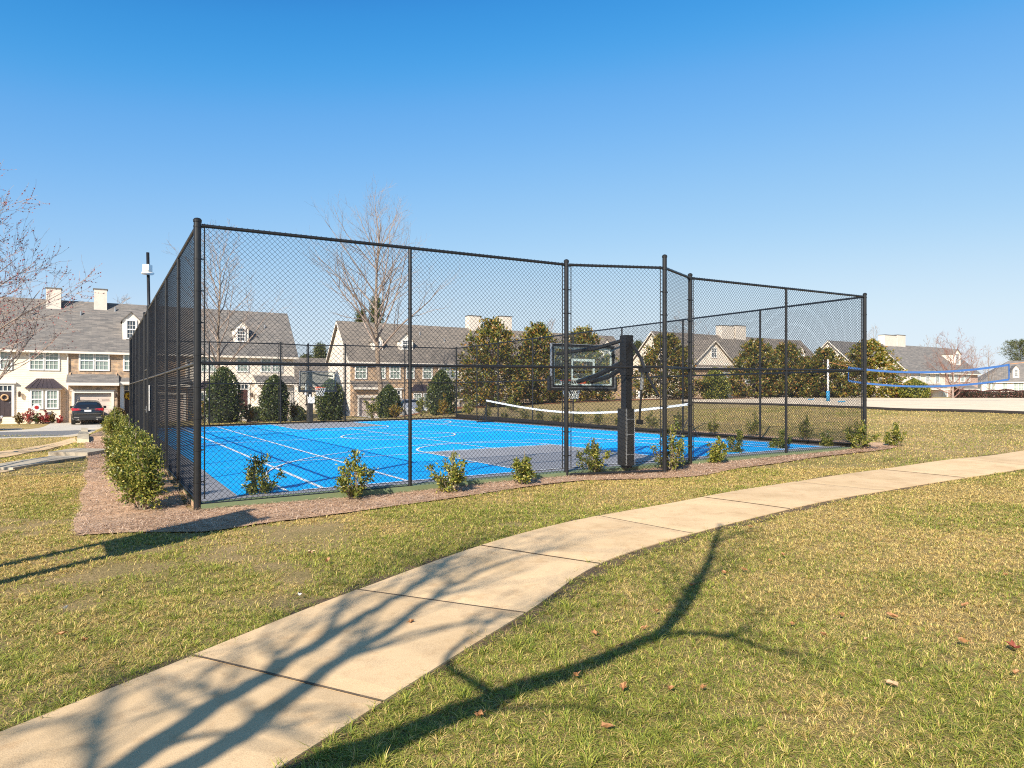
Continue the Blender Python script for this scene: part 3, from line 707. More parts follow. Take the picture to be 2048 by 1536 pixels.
# ================================================================ basketball goals
def goal(loc, rz, label, torn, padh):
    t = thing('basketball_goal', label, 'basketball hoop', loc, rz, 'basketball goals at the two ends of the blue court')
    zt = 2.44
    mb = MB(); mb.box(-.07,.07,-.07,.07,0,zt); mb.box(-.088,.088,-.088,.088,zt-.72,zt+.02); mb.build('pole', M['black'], t)
    pd = MB()
    pd.prism([(-.105,-.09),(-.08,-.12),(.08,-.12),(.105,-.09),(.105,.13),(.08,.16),(-.08,.16),(-.105,.13)], 2, 0.05, padh)
    pdo = pd.build('pole_pad', M['pad'], t)
    sm = MB()
    for x in (-.13,.13): sm.tube([(x*.8,-.118,.06),(x*.7,-.122,padh*.6),(x*.75,-.12,padh)], .006, 5)
    for z in (.25,.62,.9): sm.box(-.1,.1,-.1225,-.12,z,z+.012)
    sm.build('pad_seam', M['steel'], pdo)
    if torn:
        tm = MB(); tm.prism([(-.17,padh-.02),(-.17,padh+.28),(-.1,padh+.3),(-.05,padh+.18),(.02,padh+.4),(.07,padh+.4),(.09,padh+.25),(.17,padh+.3),(.13,padh-.02)], 1, .162, .175)
        tm.build('torn_cover', M['white'], pdo)
    by = 1.32; bz0, bz1 = 1.50, 2.36; bw = .79
    mb = MB()
    for x in (-.17,.17):
        mb.tube([(x*.6,.05,1.93),(x,.7,1.72),(x,by-.05,1.62)], [.055,.05,.045], 6)
    mb.build('lower_arm', M['black'], t)
    mb = MB()
    mb.tube([(-.05,.05,zt-.07),(-.3,.5,zt-.2),(-.68,by-.04,bz1-.2)], [.034,.038,.034], 6)
    mb.tube([(.05,.05,zt-.07),(.3,.5,zt-.14),(.68,by-.04,bz1-.1)], [.02,.02,.02], 6)
    mb.build('upper_arm', M['black'], t)
    mb = MB(); mb.tube([(.03,-.1,zt-.12),(.05,-.34,zt-.42),(.06,-.42,zt-.62)], .034, 6); mb.tube([(.06,-.42,zt-.62),(.1,-.62,zt-.95),(.12,-.72,1.35)], .026, 6); mb.box(-.03,.14,-.5,-.36,zt-.68,zt-.6); mb.build('rear_lever', M['black'], t)
    mb = MB(); mb.tube([(.1,-.34,zt-.62),(.1,-.3,1.45)], .032, 10); j = mb.build('crank_actuator', M['steel'], t)
    mb = MB(); mb.tube([(.1,-.3,1.45),(.1,-.24,.85)], .022, 8); mb.box(.06,.14,-.3,-.2,.82,.9); mb.build('crank_rod', M['black'], j)
    mb = MB(); mb.box(.12,.2,-.19,-.185,1.3,1.42); mb.build('height_sticker', M['plate'], t)
    fr = MB(); e = .045 if not torn else .028
    for a in ((-bw,-bw+e,bz0,bz1),(bw-e,bw,bz0,bz1),(-bw+e,bw-e,bz0,bz0+e),(-bw+e,bw-e,bz1-e,bz1)): fr.box(a[0],a[1],by-.03,by+.03,a[2],a[3])
    f_ = fr.build('backboard_frame', M['black'], t)
    rim_ = MB()
    for a in ((-bw-.012,-bw,bz0-.012,bz1+.012),(bw,bw+.012,bz0-.012,bz1+.012),(-bw,bw,bz0-.012,bz0),(-bw,bw,bz1,bz1+.012)): rim_.box(a[0],a[1],by-.045,by+.02,a[2],a[3])
    rim_.build('edge_trim', M['steel'], f_)
    mb = MB(); mb.box(-bw+e,bw-e,by-.006,by+.006,bz0+e,bz1-e); gl = mb.build('backboard_glass', M['glass'], t)
    q = MB(); qb = by+.0095
    def bar(x0,x1,z0,z1): q.box(x0,x1,qb-.0015,qb+.0015,z0,z1)
    i0, i1, k0, k1 = -bw+e, bw-e, bz0+e, bz1-e; tk = .045 if not torn else .025
    bar(i0,i0+tk,k0,k1); bar(i1-tk,i1,k0,k1); bar(i0+tk,i1-tk,k1-tk,k1); bar(i0+tk,i1-tk,k0,k0+.03)
    sb = .05 if not torn else .028; s0, s1, z0, z1 = -.3,.3,bz0+.14,bz0+.58
    bar(s0,s0+sb,z0,z1); bar(s1-sb,s1,z0,z1); bar(s0+sb,s1-sb,z1-sb,z1); bar(s0+sb,s1-sb,z0,z0+sb)
    if not torn: q.build('target_square', M['netw'], gl)
    rm = MB(); rz_ = bz0+.15; rc = by+.02+.155+.2286
    rm.tube([(.2286*math.cos(a), rc+.2286*math.sin(a), rz_) for a in np.linspace(0,2*math.pi,29)], .011, 6)
    rm.box(-.09,.09,by+.02,by+.05,rz_-.1,rz_+.03)
    rm.prism([(-.09,by+.05),(.09,by+.05),(.05,rc-.215),(-.05,rc-.215)], 2, rz_-.035, rz_+.004)
    ro = rm.build('rim', M['orange'], t)
    pdm = MB(); pdm.box(-bw-.02,bw+.02,by-.04,by+.045,bz0-.06,bz0-.013)
    for x in (-1,1): pdm.box(x*bw-.03+x*.034,x*bw+.03+x*.034,by-.04,by+.04,bz0-.06,bz0+.22)
    pdm.build('board_padding', M['pad'], t)
    nm = MB(); n = 12
    lev = [(.2286,0),(.21,-.1),(.18,-.2),(.155,-.3),(.14,-.38)]
    for i in range(n):
        for s in (-1,1):
            pts = []
            for k, (r_, z) in enumerate(lev):
                a = 2*math.pi*(i + s*k*.5)/n; pts.append((r_*math.cos(a), rc+r_*math.sin(a), rz_+z))
            nm.tube(pts, .006, 4, False)
    nm.build('net', M['netw'], ro)
    return t
goal(W(UC,-.1,cz(UC)-.01), ANG, 'near basketball goal with black padded pole standing at the bay in the front fence', False, 1.1)
goal(W(UC,22.1,cz(UC)-.01), ANG+math.pi, 'far basketball goal with torn white pole cover standing under the town houses', True, .95)

# ================================================================ the tennis net folded against the right-hand side
net = thing('tennis_net', 'low sagging tennis net with white top band along the far side fence', 'net', W(13.75,4.6,cz(13.75)), ANG)
mb = MB(); LN = 12.3; pts = []
for i in range(41):
    t = i/40; pts.append((.1*math.sin(t*math.pi), t*LN, 1.02 - .42*math.sin(t*math.pi)**1.0*(1-.15*t)))
bm_ = MB()
for a, b in zip(pts[:-1], pts[1:]):
    bm_.add([(a[0]-.012,a[1],a[2]-.068),(b[0]-.012,b[1],b[2]-.068),(b[0]-.012,b[1],b[2]),(a[0]-.012,a[1],a[2]),(a[0]+.012,a[1],a[2]-.068),(b[0]+.012,b[1],b[2]-.068),(b[0]+.012,b[1],b[2]),(a[0]+.012,a[1],a[2])],
            [(0,1,2,3),(7,6,5,4),(3,2,6,7),(1,0,4,5)])
bm_.build('top_band', M['netw'], net)
nm = MB()
for i in range(0, 246):
    t = i/245; z = 1.02-.42*math.sin(t*math.pi)*(1-.15*t)-.085; x = .1*math.sin(t*math.pi)
    nm.tube([(x,t*LN,.08),(x,t*LN,z)], .0016, 3, False)
for k in range(16):
    f_ = k/16
    nm.tube([(p[0],p[1],.08+(p[2]-.15)*f_) for p in pts], .0016, 3, False)
nm.build('netting', M['wire'], net)
for y, s in ((0,-1),(LN,1)):
    mb = MB(); mb.tube([(0,y,.03),(0,y,1.06)], .032, 8); mb.tube([(-.5,y,.04),(.45,y,.04)], .025, 6); mb.tube([(-.42,y,.05),(0,y,.62)], .016, 6); mb.tube([(0,y+s*.35,.04),(0,y,.55)], .016, 6)
    mb.build('net_post', M['black'], net)

# ================================================================ the volleyball net on the sand
pl_ = Vector((( 1656-CX)/F*42, 42, 0)); pl_.z = g(pl_.x, pl_.y)+.03
nl = Vector(((1697-CX)/F*41.6, 41.6, 0)); nr = Vector(((2018-CX)/F*38.6, 38.6, 0)); pr = Vector(((2075-CX)/F*38.0, 38.0, 0)); pr.z = g(pr.x, pr.y)+.03
for i, (p, lab) in enumerate(((pl_, 'pale volleyball post with blue padded foot standing in the sand'), (pr, 'volleyball post carrying the net end nearest the one-storey house'))):
    t = thing('volleyball_post', lab, 'post', p, 0, 'posts of the volleyball net')
    hh = hz(719, p.y) - p.z
    mb = MB(); mb.tube([(0,0,-.1),(0,0,hh)], .06, 10); mb.build('shaft', M['netw'], t, True)
    mb = MB(); mb.tube([(0,0,0),(0,0,.62)], .105, 12); mb.build('foot_pad', M['bluepad'], t, True)
    mb = MB(); mb.box(-.05,.05,-.1,-.06,hh-.5,hh-.38); mb.build('winch', M['steel'], t)
vn = thing('volleyball_net', 'wide volleyball net with bright blue bands strung above the sand', 'net', nl)
vn.location = (0,0,0)
def vrow(t):
    p = nl.lerp(nr, t); return p
def zl(t, a, b, sag): return a + (b-a)*t - sag*4*t*(1-t)
ztl, ztr = hz(733, nl.y), hz(727.5, nr.y); zbl, zbr = hz(760, nl.y), hz(757, nr.y)
T = np.linspace(0,1,33); bm2 = MB()
dirn = (nr-nl).normalized(); pn = Vector((-dirn.y, dirn.x, 0))*.012
def band(fz, wdt, nm_):
    mb = MB()
    for t0, t1 in zip(T[:-1], T[1:]):
        a, b = vrow(t0), vrow(t1); za, zb2 = fz(t0), fz(t1)
        vs_ = []
        for off in (-1,1):
            for (p,z,d_) in ((a,za,-wdt),(b,zb2,-wdt),(b,zb2,0),(a,za,0)): q = p+pn*off; vs_.append((q.x,q.y,z+d_))
        mb.add(vs_, [(0,1,2,3),(7,6,5,4),(3,2,6,7),(1,0,4,5)])
    return mb.build(nm_, M['blueband'], vn)
ftop = lambda t: zl(t, ztl, ztr, .36); fbot = lambda t: zl(t, zbl, zbr, .37)
band(ftop, .12, 'top_band'); band(fbot, .11, 'bottom_band')
for t in (0,1):
    p = vrow(t); q = vrow(.006 if t == 0 else .994)
    mb = MB(); mb.tube([(p.x,p.y,ftop(t)),(p.x,p.y,fbot(t)-.05)], .035, 6); mb.build('side_band', M['blueband'], vn)
mb = MB()
for i in range(1, 95):
    t = i/95; p = vrow(t); mb.tube([(p.x,p.y,fbot(t)),(p.x,p.y,ftop(t)-.08)], .0022, 3, False)
for k in range(1, 9):
    mb.tube([(*vrow(t)[:2], fbot(t)+(ftop(t)-fbot(t))*k/9) for t in T], .0022, 3, False)
mb.build('netting', M['wire'], vn)
mb = MB(); mb.tube([(pl_.x,pl_.y,hz(724,pl_.y)),(nl.x,nl.y,ztl-.02)], .014, 5); mb.tube([(nr.x,nr.y,ztr-.02),(pr.x,pr.y,hz(722,pr.y))], .014, 5)
mb.build('cord', M['rope'], vn)
for px_, py_ in ((1622,799.5),(1683,806)):
    p = hit(px_, py_) if py_ > 803 else at(px_, 47)
    mb = MB(); mb.tube([(-.18,.05,.03),(-.05,0,.07),(.06,.03,.03),(.2,-.04,.08)], .035, 6); o = mb.build('line_anchor', M['bluepad'], None, True, (p.x,p.y,p.z+.03))
    tag(o, 'blue tape lying on the sand near the magnolias' if px_ < 1650 else 'blue tape lying on the sand in front of the pale volleyball post', 'tape')
def SU_(px, V): return onV(px, V)[0]
def SZ(px, py, V): return S(px, py, V)[1]
# ================================================================ town houses
class House:
    def __init__(s, label, u0, u1, V, depth=7.6, z0=-.95, eave=4.72, ridge=8.6, roof='shingle', body='cream', hip=0):
        s.V, s.u0, s.u1, s.depth, s.z0, s.eave, s.ridge = V, u0, u1, depth, z0, eave, ridge
        s.roofm = M[roof]
        s.t = thing('town_house', label, 'house', W(u0,V,z0), ANG, 'row of town houses along the street')
        h = depth/2; s.h = h; s.k = (ridge-eave)/h
        mb = MB(); L = u1-u0; e = eave-z0; r_ = ridge-z0
        if hip: mb.box(.03, L-.03, .06, depth, -.3, e)
        else: mb.prism([(.06,-.3),(depth,-.3),(depth,e),(h,r_-.06),(.06,e)], 0, .03, L-.03)
        s.body = mb.build('wall', M[body], s.t)
        ov = .38
        rb = MB()
        for sg_ in (1,-1):
            c = h; p0 = (c-sg_*(h+ov), e-ov*s.k); p1 = (c, r_)
            th = .13
            rb.prism([p0, (p0[0], p0[1]+th), (p1[0], p1[1]+th), p1], 0, -.25, L+.25) if sg_ == 1 else rb.prism([p1, (p1[0], p1[1]+th), (p0[0], p0[1]+th), p0], 0, -.25, L+.25)
        if hip:
            rb = MB(); q = e-ov*s.k
            P = [(-ov,-ov,q),(L+ov,-ov,q),(L+ov,depth+ov,q),(-ov,depth+ov,q),(hip,h,r_),(L-hip,h,r_)]
            rb.add(P, [(0,1,5,4),(1,2,5),(2,3,4,5),(3,0,4),(0,3,2,1)])
        s.roof = rb.build('roof', s.roofm, s.t)
        gb = MB(); zz = e-ov*s.k
        gb.box(-.25, L+.25, -ov-.1, -ov+.005, zz-.06, zz+.1)
        gb.box(0, L, -ov+.005, .05, zz-.06, zz-.03)
        gb.build('gutter', M['trim'], s.t)
        rk = MB() if not hip else None                    # raking boards on the gable ends
        for x in (() if hip else (-.27, L+.25)):
            for sg_ in (1,-1):
                p0 = (h-sg_*(h+ov), e-ov*s.k-.1); p1 = (h, r_-.1)
                rk.prism([p0,(p0[0],p0[1]+.2),(p1[0],p1[1]+.2),p1], 0, x, x+.02)
        if rk: rk.build('rake_board', M['trim'], s.t)
    def X(s, u): return u-s.u0
    def Z(s, z): return z-s.z0
    def face(s, ua, ub, m, proud=.06, z1=None, label=None):
        mb = MB(); mb.box(s.X(ua), s.X(ub), -proud, .055, -.3, s.Z(s.eave-.42 if z1 is None else z1)); o = mb.build('wall', M[m], s.t)
        if label: o['label'] = label
        return o
    def window(s, ua, ub, za, zb, b=-.06, pane='pane', grid=(3,4), par=None, shut=None):
        x0, x1, z0, z1 = s.X(ua), s.X(ub), s.Z(za), s.Z(zb); t = .11
        mb = MB()
        mb.box(x0-t,x0,b-.07,b-.002,z0-t,z1+t); mb.box(x1,x1+t,b-.07,b-.002,z0-t,z1+t)
        mb.box(x0,x1,b-.07,b-.002,z0-t,z0); mb.box(x0,x1,b-.07,b-.002,z1,z1+t)
        zm = (z0+z1)/2; mb.box(x0,x1,b-.055,b-.012,zm-.045,zm+.045)
        for i in range(1, grid[0]):
            x = x0+(x1-x0)*i/grid[0]; mb.box(x-.014,x+.014,b-.035,b-.013,z0,zm-.045); mb.box(x-.014,x+.014,b-.035,b-.013,zm+.045,z1)
        for i in range(1, grid[1]):
            if i*2 == grid[1]: continue
            z = z0+(z1-z0)*i/grid[1]; mb.box(x0,x1,b-.033,b-.0145,z-.014,z+.014)
        f = mb.build('window', M['white'], par or s.t)
        pm_ = MB(); pm_.box(x0,x1,b-.011,b-.001,z0,z1); pm_.build('pane', M[pane], f if par is None else par)
        return f
    def pair(s, ua, ub, za, zb, **k):
        m_ = (ua+ub)/2; s.window(ua, m_-.08, za, zb, **k); s.window(m_+.08, ub, za, zb, **k)
    def dormer(s, ua, ub, zbot, zside, zapex, win=True, over=.12):
        x0, x1 = s.X(ua), s.X(ub); zb, zs, za = s.Z(zbot), s.Z(zside), s.Z(zapex); e = s.eave-s.z0
        yf = (zb-e)/s.k - .02
        def yr(z): return (z-e)/s.k
        mb = MB()
        xm = (x0+x1)/2
        mb.add([(x0,yf,zb-.1),(x1,yf,zb-.1),(x1,yf,zs),(xm,yf,za),(x0,yf,zs),(x0,yr(zs)+.3,zs),(x1,yr(zs)+.3,zs),(xm,yr(za)+.3,za),(x0,yf+.12,zb-.1),(x1,yf+.12,zb-.1)],
               [(0,1,2,3,4),(1,9,6,2),(0,4,5,8),(2,6,7,3),(3,7,5,4)])
        d = mb.build('dormer', M['trim'], s.t)
        rb = MB(); sl2 = (za-zs)/(xm-x0); th = .07
        for sg_ in (-1,1):
            xe = xm+sg_*((x1-x0)/2+over); ze = za-((x1-x0)/2+over)*sl2
            yb0, yb1 = yr(ze)+.25, yr(za)+.25
            a = [(xe,yf-over,ze+.01),(xm,yf-over,za+.01),(xm,yb1,za+.01),(xe,yb0,ze+.01)]
            rb.add(a+[(x,y,z+th) for x,y,z in a], [(0,1,2,3),(7,6,5,4),(0,4,5,1),(1,5,6,2),(2,6,7,3),(3,7,4,0)])
        rb.build('dormer_roof', s.roofm, d)
        if win:
            w_ = (x1-x0)*.46; zc_ = zb+.12
            s.window(s.u0+xm-w_/2, s.u0+xm+w_/2, s.z0+zc_+.12, s.z0+zs-.05, b=yf-.003, pane='dpane', par=d)
        return d
    def gable(s, ua, ub, zapex, y=-.08, m='trim', win=True, zbase=None):
        """a large front gable rising from the eaves, with its own roof"""
        x0, x1, xm = s.X(ua), s.X(ub), (s.X(ua)+s.X(ub))/2; e = s.Z((s.eave-.25) if zbase is None else zbase); za = s.Z(zapex); th = .13
        yb = (za-s.Z(s.eave))/s.k
        mb = MB(); mb.add([(x0,y,e),(x1,y,e),(xm,y,za),(x0,.3,e),(x1,.3,e),(xm,yb,za)], [(0,1,2),(0,2,5,3),(1,4,5,2)]); gobj = mb.build('gable', M[m], s.t)
        rb = MB(); sl2 = (za-e)/(xm-x0)
        for sg_ in (-1,1):
            xe = xm+sg_*((x1-x0)/2+.3); ze = za-((x1-x0)/2+.3)*sl2
            a = [(xe,y-.25,ze+.02),(xm,y-.25,za+.02),(xm,yb+.3,za+.02),(xe,.2,ze+.02)]
            rb.add(a+[(x,y_,z+th) for x,y_,z in a], [(0,1,2,3),(7,6,5,4),(0,4,5,1),(1,5,6,2),(2,6,7,3),(3,7,4,0)])
        rb.build('gable_roof', s.roofm, gobj)
        rk = MB()
        for sg_ in (-1,1):
            xe = xm+sg_*((x1-x0)/2+.3); ze = za-((x1-x0)/2+.3)*sl2
            a = [(xe,y-.27,ze-.16),(xm,y-.27,za-.16),(xm,y-.27,za+.03),(xe,y-.27,ze+.03)]
            rk.add(a+[(x,y_+.018,z) for x,y_,z in a], [(0,1,2,3),(7,6,5,4),(0,4,5,1),(2,6,7,3)])
        rk.build('gable_trim', M['trim'], gobj)
        return gobj
    def _dep(s, px, py):
        b = .6
        for _ in range(25): b = .5*b + .5*min(s.h, max(.06, (SZ(px,py,s.V+b)-s.eave)/s.k))
        return b
    def dpx(s, pa, pb, p0, p1, p2):
        pm = (pa+pb)/2; b = s._dep(pm, p0); V = s.V+b
        s.dormer(SU_(pa,V), SU_(pb,V), SZ(pm,p0,V), SZ(pm,p1,V), SZ(pm,p2,V))
    def cpx(s, pa, pb, p0, p1):
        pm = (pa+pb)/2; b = s._dep(pm, p1); V = s.V+b
        s.chimney(SU_(pa,V), SU_(pb,V)-.0, SZ(pm,p0,V), SZ(pm,p1,V))
    def chimney(s, ua, ub, zt, zbot, off=.0):
        x0, x1 = s.X(ua), s.X(ub); y = max(.3, (s.Z(zbot)-s.Z(s.eave))/s.k)
        mb = MB(); mb.box(x0,x1,y,y+1.05,s.Z(zbot)-.6,s.Z(zt)-.1); c = mb.build('chimney', M['board'], s.roof)
        mb = MB(); mb.box(x0-.07,x1+.07,y-.07,y+1.12,s.Z(zt)-.098,s.Z(zt)-.05); mb.build('chimney_cap', M['capmetal'], s.t)
    def leanto(s, ua, ub, za, zb, out, fascia=True, m=None):
        """small roof that leans on the wall over a garage or porch"""
        x0, x1 = s.X(ua), s.X(ub); a, b = s.Z(za), s.Z(zb)
        mb = MB(); mb.prism([(-out-.35,a),(-out-.35,a+.1),(-.02,b+.1),(-.02,b)], 0, x0, x1); o = mb.build('porch_roof', m or s.roofm, s.t)
        mb = MB(); mb.box(x0,x1,-out-.42,-out-.352,a-.1,a+.11); mb.box(x0+.02,x1-.02,-out-.352,-out+.02,a-.06,a-.02); mb.build('fascia', M['trim'], o)
        return o
    def garage(s, ua, ub, da, db, ztop, out, m, zroof):
        x0, x1 = s.X(ua), s.X(ub); zt = s.Z(zroof)
        mb = MB(); d0, d1, dt = s.X(da), s.X(db), s.Z(ztop)
        mb.box(x0,d0,-out,.05,-.3,zt); mb.box(d1,x1,-out,.05,-.3,zt); mb.box(d0,d1,-out,.05,dt,zt)
        mb.prism([(-out+.3,zt),(0,zt),(0,zt+out*.75)], 0, x0, x0+.08); mb.prism([(-out+.3,zt),(0,zt),(0,zt+out*.75)], 0, x1-.08, x1)
        w_ = mb.build('garage_wall', M[m], s.t)
        mb = MB(); mb.box(d0,d1,-out+.22,-out+.28,.0,dt); gd = mb.build('garage_door', M['garage'], s.t)
        hm = MB()
        for i in range(2):
            for zz in (.35,.78):
                hx = d0+.12 if i == 0 else d1-.62
                hm.box(hx,hx+.5,-out+.2,-out+.218,dt*zz,dt*zz+.035)
        for zz in (.25,.5,.75): hm.box(d0,d1,-out+.214,-out+.219,dt*zz-.006,dt*zz+.006)
        hm.build('hinge', M['door'], gd)
        mb = MB(); t = .17
        mb.box(d0-t,d0,-out-.03,-out+.2,0,dt+t); mb.box(d1,d1+t,-out-.03,-out+.2,0,dt+t); mb.box(d0,d1,-out-.03,-out+.2,dt,dt+t); mb.box(d0-t-.08,d1+t+.08,-out-.07,-out-.0,dt+t,dt+t+.06)
        mb.build('garage_trim', M['trim'], gd)
        return w_
    def door(s, ua, ub, za, zb, m='door', b=-.06, trans=True):
        x0, x1, z0, z1 = s.X(ua), s.X(ub), s.Z(za), s.Z(zb); mb = MB()
        mb.box(x0,x1,b-.03,b-.002,z0,z1)
        for i in range(2):
            xa = x0+(x1-x0)*(.12+.42*i); xb = xa+(x1-x0)*.33
            for f0, f1 in ((.06,.4),(.46,.94)): mb.box(xa,xb,b-.042,b-.03,z0+(z1-z0)*f0,z0+(z1-z0)*f1)
        d = mb.build('door', M[m], s.t)
        mb = MB(); mb.box(x1-.12,x1-.06,b-.09,b-.042,z0+.95,z0+1.05); mb.build('handle', M['chrome'], d)
        tp = z1+(.42 if trans else 0); mb = MB(); t = .16
        mb.box(x0-t,x0,b-.09,b-.002,z0,tp+t); mb.box(x1,x1+t,b-.09,b-.002,z0,tp+t); mb.box(x0,x1,b-.09,b-.002,tp,tp+t); mb.box(x0-t-.12,x1+t+.12,b-.2,b-.002,tp+t,tp+t+.1)
        if trans:
            mb.box(x0,x1,b-.06,b-.002,z1,z1+.06)
            for i in (1,2): xx = x0+(x1-x0)*i/3; mb.box(xx-.025,xx+.025,b-.05,b-.011,z1+.06,tp)
        mb.build('door_surround', M['white'], s.t)
        if trans: mb = MB(); mb.box(x0,x1,b-.01,b-.001,z1+.06,tp); mb.build('transom', M['dpane'], s.t)
        return d
    def bay(s, ua, ub, wz0, wz1, zr0, zr1, out=.75, m='cream', wins=2):
        x0, x1 = s.X(ua), s.X(ub); a, b = s.Z(zr0), s.Z(zr1)
        mb = MB(); mb.box(x0,x1,-out,.05,-.3,a); o = mb.build('bay', M[m], s.t)
        e = .22; mb = MB(); i_ = (x1-x0)*.24
        P = [(x0-e,-out-e,a),(x1+e,-out-e,a),(x1+e,-.06,a),(x0-e,-.06,a),(x0+i_,-.06,b),(x1-i_,-.06,b)]
        mb.add(P, [(0,1,5,4),(1,2,5),(0,4,3),(0,3,2,1),(2,3,4,5)]); rf = mb.build('bay_roof', M['metalroof'], o)
        sm = MB()
        for k in range(1,7):
            f = k/7; xb = x0-e+(x1-x0+2*e)*f; xt = x0+i_+(x1-x0-2*i_)*f; sm.tube([(xb,-out-e,a+.015),(xt,-.08,b+.005)], .016, 4)
        sm.build('roof_seam', M['metalroof'], o)
        mb = MB(); mb.box(x0-.1,x1+.1,-out-.1,-.07,a-.1,a-.003); mb.build('bay_cornice', M['trim'], o)
        n = wins; wd = (x1-x0)/n
        for k in range(n):
            m_ = .17; s.window(s.u0+x0+k*wd+m_+(.05 if k == 0 else 0), s.u0+x0+(k+1)*wd-m_-(.05 if k == n-1 else 0), wz0, wz1, b=-out-.003)
    def lantern(s, u, z, b=-.06):
        x, zz = s.X(u), s.Z(z); mb = MB()
        mb.box(x-.07,x+.07,b-.02,b-.001,zz-.18,zz+.18); mb.tube([(x,b-.03,zz+.1),(x,b-.18,zz+.22)], .015, 5)
        mb.lathe([(.03,-.22),(.07,-.18),(.09,.08),(.1,.1),(.02,.2)], (x,b-.18,zz), 8); mb.build('wall_lantern', M['darkbark'], s.t)

# --- the row nearest on the left
V1 = 51.3
h1 = House('cream and stone town house row with the dark car in front of its garage', SU_(-330,V1), SU_(589,V1), V1, roof='shingle', eave=4.9, ridge=8.75)
uu = lambda px: SU_(px, V1)
zz = lambda px, py: SZ(px, py, V1)
h1.face(h1.u0, uu(136.6), 'cream', .06); h1.face(uu(136.8), uu(372), 'stone', .12, label='stone-faced bay of the row'); h1.face(uu(372.2), uu(588.5), 'pale', .06)
for a, b in ((-160,-108),(-80,-45),(-22,21),(61,116)): h1.pair(uu(a), uu(b), zz(90,738), zz(90,703.5))
h1.pair(uu(161), uu(216), zz(190,739), zz(190,704), b=-.12); h1.pair(uu(249), uu(300), zz(270,739.5), zz(270,706), b=-.12)
h1.bay(uu(58), uu(122), zz(90,815), zz(90,782), zz(90,777), zz(90,757), .8)
h1.bay(uu(-130), uu(-70), zz(90,815), zz(90,782), zz(90,777), zz(90,757), .8)
h1.door(uu(-2), uu(23.5), zz(10,833), zz(10,783)); h1.lantern(uu(39), zz(39,788))
h1.garage(uu(139), uu(234), uu(150), uu(222), zz(185,786), 1.5, 'stone', zz(185,771)); h1.leanto(uu(134), uu(237), zz(185,769), zz(185,750), 1.5)
h1.lantern(uu(230), zz(230,790), -1.5)
h1.door(uu(249), uu(272), zz(255,832), zz(255,782), b=-.12)
pm_ = MB(); a_ = h1.X(uu(243)); pm_.box(a_-.12,a_+.12,-1.2,-.96,0,h1.Z(zz(243,769))); pm_.build('porch_column', M['white'], h1.t)
h1.leanto(uu(237.5), uu(292), zz(255,767), zz(255,757), 1.0)
h1.garage(uu(300), uu(372), uu(308), uu(364), zz(340,790), 1.2, 'stone', zz(340,774)); h1.leanto(uu(296), uu(376), zz(340,771), zz(340,755), 1.2)
h1.dpx(245,280,682,641,625); h1.dpx(467,497,687,656,640); h1.dpx(-102,-68,680,640,623)
h1.cpx(92,122,574,621); h1.cpx(188,214,576,623); h1.cpx(-182,-150,570,618)
h1.pair(uu(398), uu(432), zz(420,742), zz(420,712)); h1.window(uu(475), uu(494), zz(485,742), zz(485,712)); h1.pair(uu(523), uu(562), zz(540,742.5), zz(540,712))
h1.bay(uu(395), uu(440), zz(420,812), zz(420,785), zz(420,778), zz(420,762), .6, 'pale')
h1.door(uu(475), uu(495), zz(485,823), zz(485,779), m='reddoor'); h1.lantern(uu(503), zz(503,790))
h1.garage(uu(510), uu(580), uu(520), uu(572), zz(545,788), 1.2, 'pale', zz(545,771)); h1.leanto(uu(506), uu(586), zz(545,768), zz(545,753), 1.2)
mb = MB(); a_ = h1.X(uu(136)); mb.tube([(a_,-.2,0),(a_,-.2,h1.Z(4.2)),(a_-.1,-.4,h1.Z(4.45))], .05, 6); mb.build('downspout', M['trim'], h1.t)
for uq, b_ in ((uu(160),2.6),(uu(232),3.1),(uu(60),2.4),(uu(420),2.9),(uu(540),2.2)):
    mb = MB(); zq = h1.eave-h1.z0+b_*h1.k; mb.tube([(h1.X(uq),b_,zq-.1),(h1.X(uq),b_,zq+.45)], .06, 8); mb.build('vent_pipe', M['steel'], h1.roof)
for uq in (uu(372.1), uu(586)):
    mb = MB(); mb.tube([(h1.X(uq),-.2,0),(h1.X(uq),-.2,h1.Z(4.3)),(h1.X(uq),-.4,h1.Z(4.5))], .05, 6); mb.build('downspout', M['trim'], h1.t)

# --- second row, behind the middle of the court
V2 = 55.0
uu = lambda px: SU_(px, V2)
zz = lambda px, py: SZ(px, py, V2)
h2 = House('brown roofed stone town house row behind the tallest bare tree', uu(700), uu(1262), V2, depth=7.4, roof='shingle2', body='pale', eave=4.85, ridge=8.75)
h2.face(uu(701), uu(876), 'stone', .1, label='stone-faced bay of the row'); h2.face(uu(876.3), uu(1040), 'cream', .06); h2.face(uu(1040.3), uu(1260), 'stone', .1)
for a, b in ((711,731),(758,768),(780,798),(813,826),(846,862)): h2.window(uu(a), uu(b), zz(a,756), zz(a,730), b=-.1)
h2.pair(uu(883), uu(915), zz(900,755), zz(900,732)); h2.pair(uu(960), uu(990), zz(970,756), zz(970,733)); h2.pair(uu(1010), uu(1035), zz(1020,757), zz(1020,735))
for a in (1060,1100,1140,1180): h2.window(uu(a), uu(a+16), zz(a,760), zz(a,737), b=-.1)
h2.garage(uu(703), uu(770), uu(713), uu(750), zz(730,795), .8, 'stone', zz(730,780)); h2.leanto(uu(700), uu(776), zz(735,777), zz(735,763), .8)
h2.door(uu(785), uu(799), zz(790,830), zz(790,790), m='reddoor', b=-.1)
h2.bay(uu(820), uu(860), zz(845,815), zz(845,788), zz(845,783), zz(845,768), .6, 'stone')
h2.garage(uu(905), uu(960), uu(912), uu(950), zz(930,800), .8, 'cream', zz(930,784)); h2.leanto(uu(880), uu(964), zz(930,781), zz(930,768), .8)
h2.door(uu(884), uu(897), zz(890,832), zz(890,793), m='reddoor')
